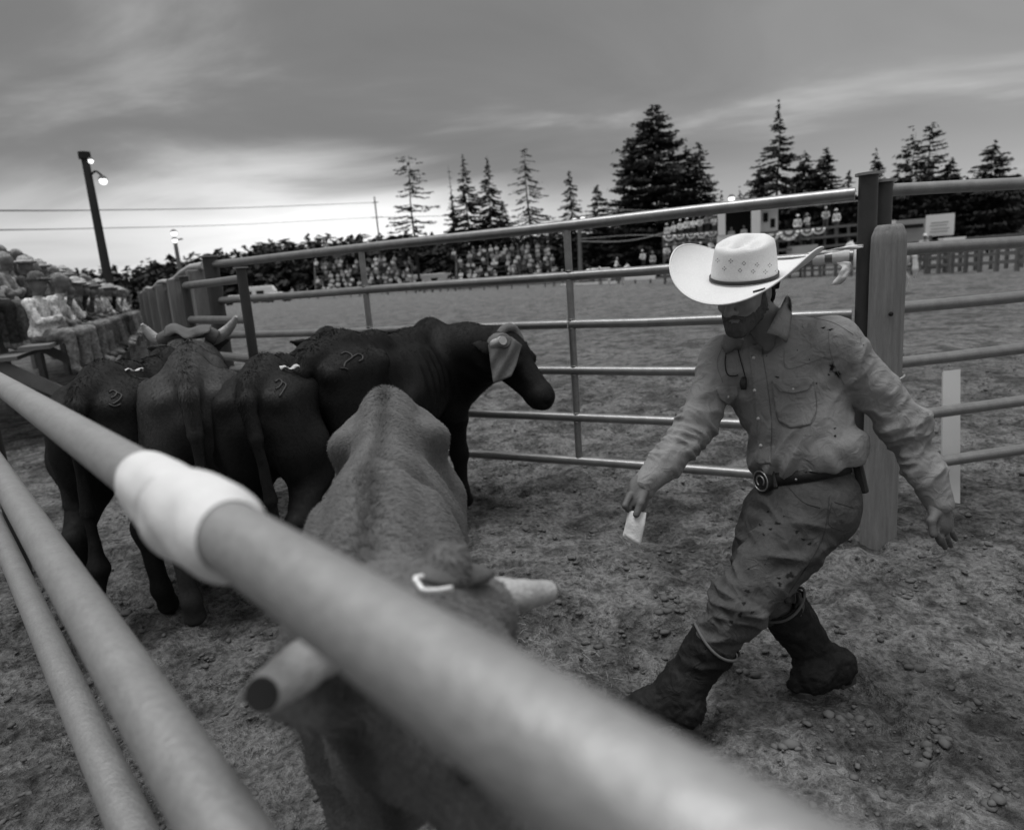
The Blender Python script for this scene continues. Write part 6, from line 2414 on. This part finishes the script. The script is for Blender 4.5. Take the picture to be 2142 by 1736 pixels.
banner(940, 1065, 0.75, 1.35, 'long white board on the arena fence below the middle bleacher')
banner(1185, 1300, 0.10, 0.30, 'thin white strip along the foot of the arena fence')
banner(1308, 1346, 0.35, 1.05, 'square white sign on the fence left of the hat')
banner(1352, 1384, 0.35, 1.05, 'white sign on the fence touching the hat brim outline')
banner(1650, 1716, 1.1, 2.1, 'pale board on the fence right of the hat', M_GREYP)
banner(1885, 1925, 0.9, 1.6, 'pale low board on the fence right of the wooden post', M_GREYP)

# announcer's booth
bd = 50.0
bc = P(1562, 560, bd)
bth = empty('announcer_booth', (bc[0], bc[1], 0))
tag(bth, 'white raised announcer booth with an open front behind the hat', 'booth')
fw_ = unit(np.array([-bc[0], -bc[1], 0]))
sd2 = np.array([-fw_[1], fw_[0], 0])
if sd2 @ _r < 0: sd2 = -sd2
RB = np.stack([sd2, -fw_, [0, 0, 1.0]], 1)


def bpt(px, py, d=bd):
    return P(px, py, d)


def panel(px0, py0, px1, py1, name, m_, parent, d=bd, t=0.1):
    a, b = P(px0, py0, d), P(px1, py1, d)
    c = (a + b) / 2
    MB().box(c, (abs(px1 - px0) * d / FOC, t, abs(py1 - py0) * d / FOC), RB).build(name, m_, parent)


panel(1502, 492, 1578, 575, 'front_panel', M_WHITE, bth)
panel(1502, 442, 1517, 492, 'corner_post', M_WHITE, bth, bd, 0.5)
panel(1572, 436, 1590, 575, 'corner_post', M_WHITE, bth, bd - 0.05, 0.5)
panel(1590, 440, 1626, 486, 'side_wall', M_WHITE, bth, bd + 0.3)
panel(1597, 446, 1606, 464, 'window', M_DARKIN, bth, bd + 0.2)
panel(1612, 458, 1621, 476, 'window', M_DARKIN, bth, bd + 0.2)
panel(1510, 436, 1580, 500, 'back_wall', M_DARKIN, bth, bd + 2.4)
panel(1496, 424, 1632, 434, 'roof', M_PLANK, bth, bd + 1.0, 3.4)
panel(1590, 486, 1626, 575, 'lower_wall', M_BOARD, bth, bd + 0.3)
MB().tube([P(1524, 441, bd - 0.3), P(1552, 437, bd - 0.3)], 0.06, 8).build('strip_light', emit_mat('strip_light', 4.0), bth, True)
for px, py in ((1530, 500), (1556, 497)):
    q = P(px, py, bd + 1.0)
    put_person(STAND_P[1], q - np.array([0, 0, 0.0]), math.atan2(fw_[1], fw_[0]), 'person at the %s inside the announcer booth' % ('left' if px < 1540 else 'right'), 'people inside the booth')

# raised viewing deck left of the booth, with people and bunting
def deck(px0, px1, ys_, d, label, name='viewing_deck', posts=6, floor=None, parent=None):
    e = empty(name, P(px0, 575, d) * np.array([1, 1, 0]))
    tag(e, label, 'platform')
    sl = -0.085
    for y in ys_:
        a, b = P(px0, y, d), P(px1, y + sl * (px1 - px0), d - 1.0)
        MB().beam(a, b, 0.06, 0.16).build('rail', M_BOARD, e)
    for i in range(posts):
        t = i / (posts - 1)
        x = px0 + (px1 - px0) * t
        y = ys_[0] + sl * (x - px0)
        p = P(x, y, d - t + 0.12)
        MB().beam(np.array([p[0], p[1], 0]), p + np.array([0, 0, 0.1]), 0.14, 0.14).build('post', M_BOARD, e)
    if floor is not None:
        a, b = P(px0, floor, d + 1.0), P(px1, floor + sl * (px1 - px0), d)
        MB().beam(a, b, 2.2, 0.08).build('floor', M_BOARD, e)
    return e


deck(1388, 1500, (494, 514, 540, 556), 53, 'raised wooden deck with people left of the announcer booth', floor=512)
deck(1626, 1800, (485, 504, 524, 540, 560), 46, 'board platform over the chutes right of the announcer booth', posts=8, floor=506)
deck(1880, 2142, (512, 530, 548, 566), 37, 'board fence platform right of the wooden post', posts=9)
rg = np.random.default_rng(5)
for i, (px, py) in enumerate(((1396, 486), (1410, 482), (1424, 478), (1437, 474), (1450, 473), (1464, 470), (1480, 464), (1494, 468))):
    put_person(STAND_P[i % 3], P(px, py + 6, 54.0), math.atan2(fw_[1], fw_[0]) + rg.normal() * 0.4, '%s standing person from the left on the raised deck beside the booth' % ORD[i], 'people on the raised deck')
for i, (px, py) in enumerate(((1394, 528), (1412, 524), (1430, 526), (1446, 520), (1468, 524), (1486, 518))):
    put_person(FAR_P[i % 4], P(px, py + 8, 51.5), math.atan2(fw_[1], fw_[0]) + rg.normal() * 0.4, '%s seated person from the left on the lower step of the deck' % ORD[i], 'people on the lower step of the deck')
for i, (px, py, l) in enumerate(((1668, 478, 'person leaning on the chute platform rail nearest the booth'), (1690, 474, 'person behind the bunting on the chute platform'), (1727, 462, 'person in pale shirt bending on top of the chute platform'), (1750, 466, 'person at the right end of the chute platform'))):
    put_person(STAND_P[i % 3], P(px, py, 45.5), math.atan2(fw_[1], fw_[0]) + rg.normal() * 0.5, l, None)
for i, (px, py, d, l) in enumerate(((1346, 546, 56, 'cowboy in white hat sitting on the far fence left of the deck'), (1366, 550, 56, 'person beside the white-hatted cowboy on the far fence'), (1440, 556, 50, 'person in pale hat leaning on the fence below the deck'),
                                    (1930, 528, 34, 'person in pale hat behind the fence right of the wooden post'), (700 - 88, 612, 118, 'person in white hat alone left of the far bleacher'))):
    put_person(STAND_P[(i + 2) % 3], P(px, py, d), math.atan2(fw_[1], fw_[0]) + rg.normal() * 0.4, l, None)


k_ = 0
for px in list(range(590, 660, 16)) + list(range(868, 956, 9)) + list(range(1166, 1260, 13)) + [700, 742, 805, 990, 1040, 1100]:
    px = px + rg.normal() * 4
    b_ = far_pt(px)
    q = b_ * (1 - 0.9 / np.linalg.norm(b_ - CAM)) if rg.random() < 0.4 else b_ + unit(b_ - CAM) * (1 + 2 * rg.random())
    put_person(STAND_P[int(rg.integers(3))], np.array([q[0], q[1], 0.86]), math.atan2(fw_[1], fw_[0]) + rg.normal() * 0.8, '%s person from the left standing along the far arena fence' % ORD[k_ % 30], 'people standing along the far fence', 1.0 + 0.1 * rg.random())
    k_ += 1


def bunting(px, py, w, d, label):
    c = P(px, py, d)
    e = empty('bunting', c)
    tag(e, label, 'bunting', 'bunting fans on the platforms')
    R_ = w * d / FOC / 2
    for r0, r1, m_, off in ((0.66, 1.0, M_WHITE, 0.0), (0.34, 0.66, M_BOARD, 0.012), (0.0, 0.34, M_WHITE, 0.024)):
        V, Fc = [], []
        n = 14
        for i in range(n + 1):
            a = math.pi * i / n
            pl = 0.03 * math.sin(i * math.pi)
            fold = 0.04 * (1 if i % 2 else -1)
            for r in (r0, r1):
                V.append(c + RB[:, 0] * R_ * r * math.cos(a) - np.array([0, 0, 1]) * R_ * r * math.sin(a) * 0.95 + fw_ * (0.15 + off + fold * r))
        for i in range(n):
            Fc.append((i * 2, i * 2 + 1, i * 2 + 3, i * 2 + 2))
        o = link('band', mesh_np('band', V, Fc, m_, False), e)
        o.modifiers.new('solid', 'SOLIDIFY').thickness = 0.01


for px, py, w, d, l in ((1650, 484, 40, 45.6, 'large striped bunting fan on the chute platform rail'), (1612, 490, 34, 46, 'bunting fan hanging beside the white booth wall'), (1688, 481, 26, 45, 'small bunting fan second along the chute platform'), (1712, 478, 26, 45, 'small bunting fan third along the chute platform'),
                        (1400, 493, 24, 52.6, 'bunting fan at the left end of the raised deck'), (1422, 492, 20, 52.4, 'second bunting fan from the left on the raised deck'), (1446, 490, 20, 52.2, 'third bunting fan from the left on the raised deck'), (1468, 488, 20, 52, 'fourth bunting fan from the left on the raised deck'), (1489, 486, 20, 51.8, 'bunting fan of the raised deck next to the booth')):
    bunting(px, py, w, d, l)

# sign board at the right with ruled lines of small print
sg_ = empty('sign_board', P(1965, 470, 36))
tag(sg_, 'white notice board with faint lines at the right edge', 'sign')
panel(1940, 449, 1992, 493, 'board', M_WHITE, sg_, 36, 0.06)
for k in range(5):
    panel(1947 + (k % 2) * 3, 458 + 6.5 * k, 1985 - (k * 3) % 7, 460 + 6.5 * k, 'print_line', M_GREYP, sg_, 35.94, 0.01)
for px in (1946, 1986):
    a = P(px, 493, 36.1)
    MB().beam(np.array([a[0], a[1], 0]), a, 0.1, 0.1).build('post', M_BOARD, sg_)
o = empty('stock_trailer', P(1905, 540, 40) * np.array([1, 1, 0]))
tag(o, 'pale stock trailer behind the wooden post', 'trailer')
panel(1862, 462, 1932, 512, 'body', M_GREYP, o, 41, 2.0)
panel(1862, 462, 1872, 512, 'end_frame', M_WHITE, o, 39.8, 0.1)
panel(1880, 470, 1928, 478, 'vent', M_DARKIN, o, 39.9, 0.1)
panel(1878, 514, 1894, 530, 'wheel', M_DARKIN, o, 39.9, 0.3)
o = empty('white_crate', P(1990, 530, 33) * np.array([1, 1, 0]))
tag(o, 'white box standing on the fence platform at the right edge', 'box')
panel(1972, 500, 2010, 526, 'body', M_WHITE, o, 34, 0.8)
panel(1970, 497, 2012, 501, 'lid', M_WHITE, o, 34, 0.9)


# ---- vehicles far behind
def vehicle(px, ybase, d, L, kind, label, rz):
    g = P(px, ybase, d)
    e = empty('parked_' + kind, (g[0], g[1], 0), rz)
    tag(e, label, kind)
    if kind == 'camper':
        prof = [(-L / 2, 0.5), (L / 2, 0.5), (L / 2, 2.0), (L / 2 - 0.6, 3.0), (-L / 2 + 0.2, 3.0), (-L / 2, 2.7)]
        wins = [(-L * 0.3, 1.9, 1.2, 0.6), (L * 0.05, 1.9, 1.4, 0.6)]
        wheels = (-L * 0.15, L * 0.08)
    else:
        prof = [(-L / 2, 0.45), (L / 2, 0.45), (L / 2, 0.95), (L * 0.28, 1.1), (L * 0.12, 1.65), (-L * 0.25, 1.68), (-L * 0.40, 1.15), (-L / 2, 1.05)]
        wins = [(-L * 0.08, 1.38, L * 0.3, 0.35)]
        wheels = (-L * 0.30, L * 0.30)
    V, Fc = [], []
    n = len(prof)
    for y in (-0.95, 0.95):
        V += [(x, y, z) for x, z in prof]
    Fc = [tuple(range(n)), tuple(range(2 * n - 1, n - 1, -1))] + [(i, n + i, n + (i + 1) % n, (i + 1) % n) for i in range(n)]
    o = bpy.data.objects.new('body', mesh_np('body', V, Fc, M_WHITE, False)); COL.objects.link(o); o.parent = e
    bv = o.modifiers.new('bevel', 'BEVEL'); bv.width = 0.12; bv.segments = 3
    for s_ in (-1, 1):
        for x, z, w, h in wins:
            o = bpy.data.objects.new('window', MB().box((x, 0.955 * s_, z), (w, 0.03, h)).mesh('window', M_DARKIN)); COL.objects.link(o); o.parent = e
        for x in wheels:
            o = bpy.data.objects.new('wheel', MB().tube([(x, 0.80 * s_, 0.36), (x, 1.0 * s_, 0.36)], 0.36, 14).mesh('wheel', M_DARKIN)); COL.objects.link(o); o.parent = e


vehicle(905, 592, 128, 8.4, 'camper', 'white camper parked between the two far bleachers', 0.15)
vehicle(498, 628, 120, 5.2, 'car', 'white car seen through the small gate, left of the other', 0.1)
vehicle(545, 622, 126, 6.0, 'camper', 'white camper behind the small gate upright', 0.05)
vehicle(582, 624, 119, 5.0, 'car', 'white car beside the camper, right of the small gate', -0.05)
vehicle(1258, 572, 78, 5.4, 'car', 'white car behind the far fence near the rider', 0.3)

# ---- horses
def horse_mesh(vox):
    f = Field((-1.35, -0.45, -0.05), (1.5, 0.45, 2.1), vox)
    f.ell((0, 0, 1.12), (0.72, 0.28, 0.32), k=0.1)
    f.ell((-0.55, 0, 1.18), (0.36, 0.28, 0.33), k=0.1)
    f.ell((0.55, 0, 1.13), (0.32, 0.25, 0.36), k=0.1)
    f.cap((0.65, 0, 1.25), (1.05, 0, 1.66), 0.23, 0.13, k=0.1)
    f.cap((1.02, 0, 1.70), (1.36, 0, 1.40), 0.115, 0.07, k=0.05)
    for y in (-1, 1):
        f.cap((1.0, 0.06 * y, 1.78), (0.99, 0.08 * y, 1.90), 0.035, 0.012, k=0.02)
        f.chain([(0.58, 0.15 * y, 1.0), (0.58, 0.15 * y, 0.72), (0.60, 0.15 * y, 0.45), (0.59, 0.15 * y, 0.12), (0.62, 0.15 * y, 0.04)], [0.15, 0.09, 0.06, 0.045, 0.065], k=0.05)
        f.chain([(-0.62, 0.15 * y, 1.05), (-0.55, 0.16 * y, 0.80), (-0.78, 0.15 * y, 0.52), (-0.72, 0.15 * y, 0.14), (-0.69, 0.15 * y, 0.04)], [0.2, 0.12, 0.07, 0.045, 0.065], k=0.05)
    f.chain([(-0.88, 0, 1.36), (-1.05, 0, 1.20), (-1.08, 0, 0.80), (-1.06, 0, 0.50)], [0.05, 0.07, 0.09, 0.03], k=0.04)
    return f.surf(2)


HVm, HQm = horse_mesh(0.035)
M_HORSE = mat('grey_horse', 0.62, 0.7, 0.2, var=0.12, scale=3)
hme = mesh_np('horse', HVm, HQm, M_HORSE)


def put_horse(px, py, d, rz, label, g_on=True):
    p = P(px, py, d)
    e = empty('horse', (p[0], p[1], 0), rz)
    tag(e, label, 'horse')
    o = bpy.data.objects.new('body', hme); COL.objects.link(o); o.parent = e
    # saddle
    o = bpy.data.objects.new('saddle', MB().tube([(-0.30, 0, 1.42), (-0.1, 0, 1.44), (0.12, 0, 1.45), (0.24, 0, 1.52)], [0.22, 0.26, 0.25, 0.10], 12).mesh('saddle', M_DARKIN, True)); COL.objects.link(o); o.parent = e
    return p


hp1 = put_horse(1290, 568, 62, 0.15, 'pale horse with rider beside the far fence')
put_person(FAR_P[0], np.array([hp1[0] - 0.1, hp1[1], 1.58]), 0.2, 'rider in white hat on the pale horse by the far fence', None)
put_horse(1842, 560, 22.5, 2.2, 'white horse partly hidden between the steel post and wooden post')

# ================================================================== POLES, LAMPS AND WIRES
M_POLE = mat('utility_pole', 0.03, 0.95, 0.1, var=0.4, scale=3, stretch=(1, 1, 0.2))
M_POLE2 = mat('grey_pole', 0.12, 0.9, 0.1, var=0.3, scale=3)
M_LAMP = emit_mat('lit_lamp', 1.3)
M_WIRE = mat('wire', 0.06, 0.6, 0.3)
M_WIRE_PALE = mat('pale_cable', 0.30, 0.6, 0.3)


def lamp_head(p, e, arm_to=None, r=0.16):
    MB().tube([p + np.array([0, 0, r * 1.2]), p + np.array([0, 0, r * 0.5])], [r * 0.5, r * 1.05], 12).build('lamp_shade', M_POLE2, e, True, 0.6)
    V, Fc = [], []
    mb = MB()
    mb.tube([p + np.array([0, 0, r * (0.1 + 0.8 * math.cos(math.pi * i / 10))]) for i in range(11)], [r * 0.8 * math.sin(math.pi * i / 10) + 0.003 for i in range(11)], 14)
    mb.build('lamp_globe', M_LAMP, e, True)
    if arm_to is not None:
        MB().tube(spline([arm_to, (arm_to + p) / 2 + np.array([0, 0, 0.22]), p + np.array([0, 0, r * 1.2])], 10), 0.035, 6).build('lamp_arm', M_POLE, e, True)


def pole(pt, pb, d, r, label, m_, r_top=None, cat='pole', name='light_pole'):
    top, bot = P(pt[0], pt[1], d), P(pb[0], pb[1], d)
    dv_ = unit(top - bot)
    base = bot + dv_ * ((-0.3 - bot[2]) / dv_[2])
    e = empty(name, base * np.array([1, 1, 0]))
    tag(e, label, cat)
    MB().tube([base, bot, top], [r, r * 0.95, r_top or r * 0.8], 14).build('pole', m_, e, True, 0.8)
    return e, top, bot


e, top, bot = pole((178, 333), (222, 562), 23, 0.15, 'tall dark leaning light pole at the left behind the grandstand', M_POLE)
lamp_head(P(216, 380, 22.8), e, P(190, 366, 23.0), 0.15)
MB().tube([top, top + np.array([0, 0, 0.22])], 0.19, 14).build('pole_top', M_POLE, e, True, 0.8)
lamp_head(P(190, 338, 22.8), e, None, 0.10)
e, top, bot = pole((366, 505), (378, 572), 42, 0.14, 'shorter light pole with stacked lamps beyond the plank fence', M_POLE2)
lamp_head(P(364, 489, 42), e, None, 0.20); lamp_head(P(366, 504, 41.6), e, None, 0.18)
MB().tube([P(368, 502, 42), P(382, 500, 42)], 0.05, 6).build('cross_arm', M_POLE2, e, True)
e, top, bot = pole((783, 412), (792, 492), 140, 0.16, 'thin far utility pole with crossarms left of the airy conifer', M_POLE, name='utility_pole')
for y, w in ((424, 6), (455, 12)):
    x = 784 + (y - 412) * 0.11
    MB().beam(P(x - w, y + 1, 140), P(x + w, y - 1, 140), 0.12, 0.14).build('cross_arm', M_POLE, e)
e, top, bot = pole((1211, 464), (1214, 560), 84, 0.28, 'pale light pole with two lamps behind the gate stay', M_POLE2)
lamp_head(P(1202, 461, 83.5), e, None, 0.34); lamp_head(P(1219, 458, 83.5), e, None, 0.34)
MB().beam(P(1200, 468, 84), P(1222, 465, 84), 0.12, 0.12).build('cross_arm', M_POLE2, e)
e, top, bot = pole((1531, 424), (1533, 520), 62, 0.12, 'lamp pole behind the booth, left of the pair', M_POLE2)
lamp_head(P(1530, 417, 61.5), e, None, 0.33)
e, top, bot = pole((1578, 427), (1580, 520), 62, 0.12, 'lamp pole behind the booth, right of the pair', M_POLE2)
lamp_head(P(1577, 421, 61.5), e, None, 0.33)


def cable(pts, r, label, m_=None):
    q = spline([P(*p) for p in pts], 30)
    o = MB().tube(q, r, 5).build('power_line', m_ or M_WIRE, None, True)
    tag(o, label, 'wire', 'overhead wires')


cable([(-40, 441, 40), (200, 440, 70), (500, 435, 110), (784, 424, 140)], 0.05, 'upper overhead wire crossing the sky left of the utility pole')
cable([(-40, 482, 40), (200, 478, 70), (500, 470, 110), (784, 455, 140)], 0.04, 'lower overhead wire crossing the sky left of the utility pole')
cable([(784, 455, 140), (1000, 452, 125), (1211, 466, 84)], 0.05, 'overhead wire running behind the spruces to the light pole')
cable([(1213, 505, 84), (1300, 505, 76), (1380, 490, 69), (1530, 440, 62)], 0.045, 'pale cable drooping from the light pole to the booth', M_WIRE_PALE)
cable([(1213, 500, 84), (1330, 492, 76), (1420, 497, 69), (1500, 500, 60)], 0.035, 'pale cable running level from the light pole to the deck', M_WIRE_PALE)
cable([(1250, 437, 90), (1400, 442, 80), (1578, 440, 62), (1800, 420, 50)], 0.035, 'pale wire across the dark firs to the lamp poles', M_WIRE_PALE)
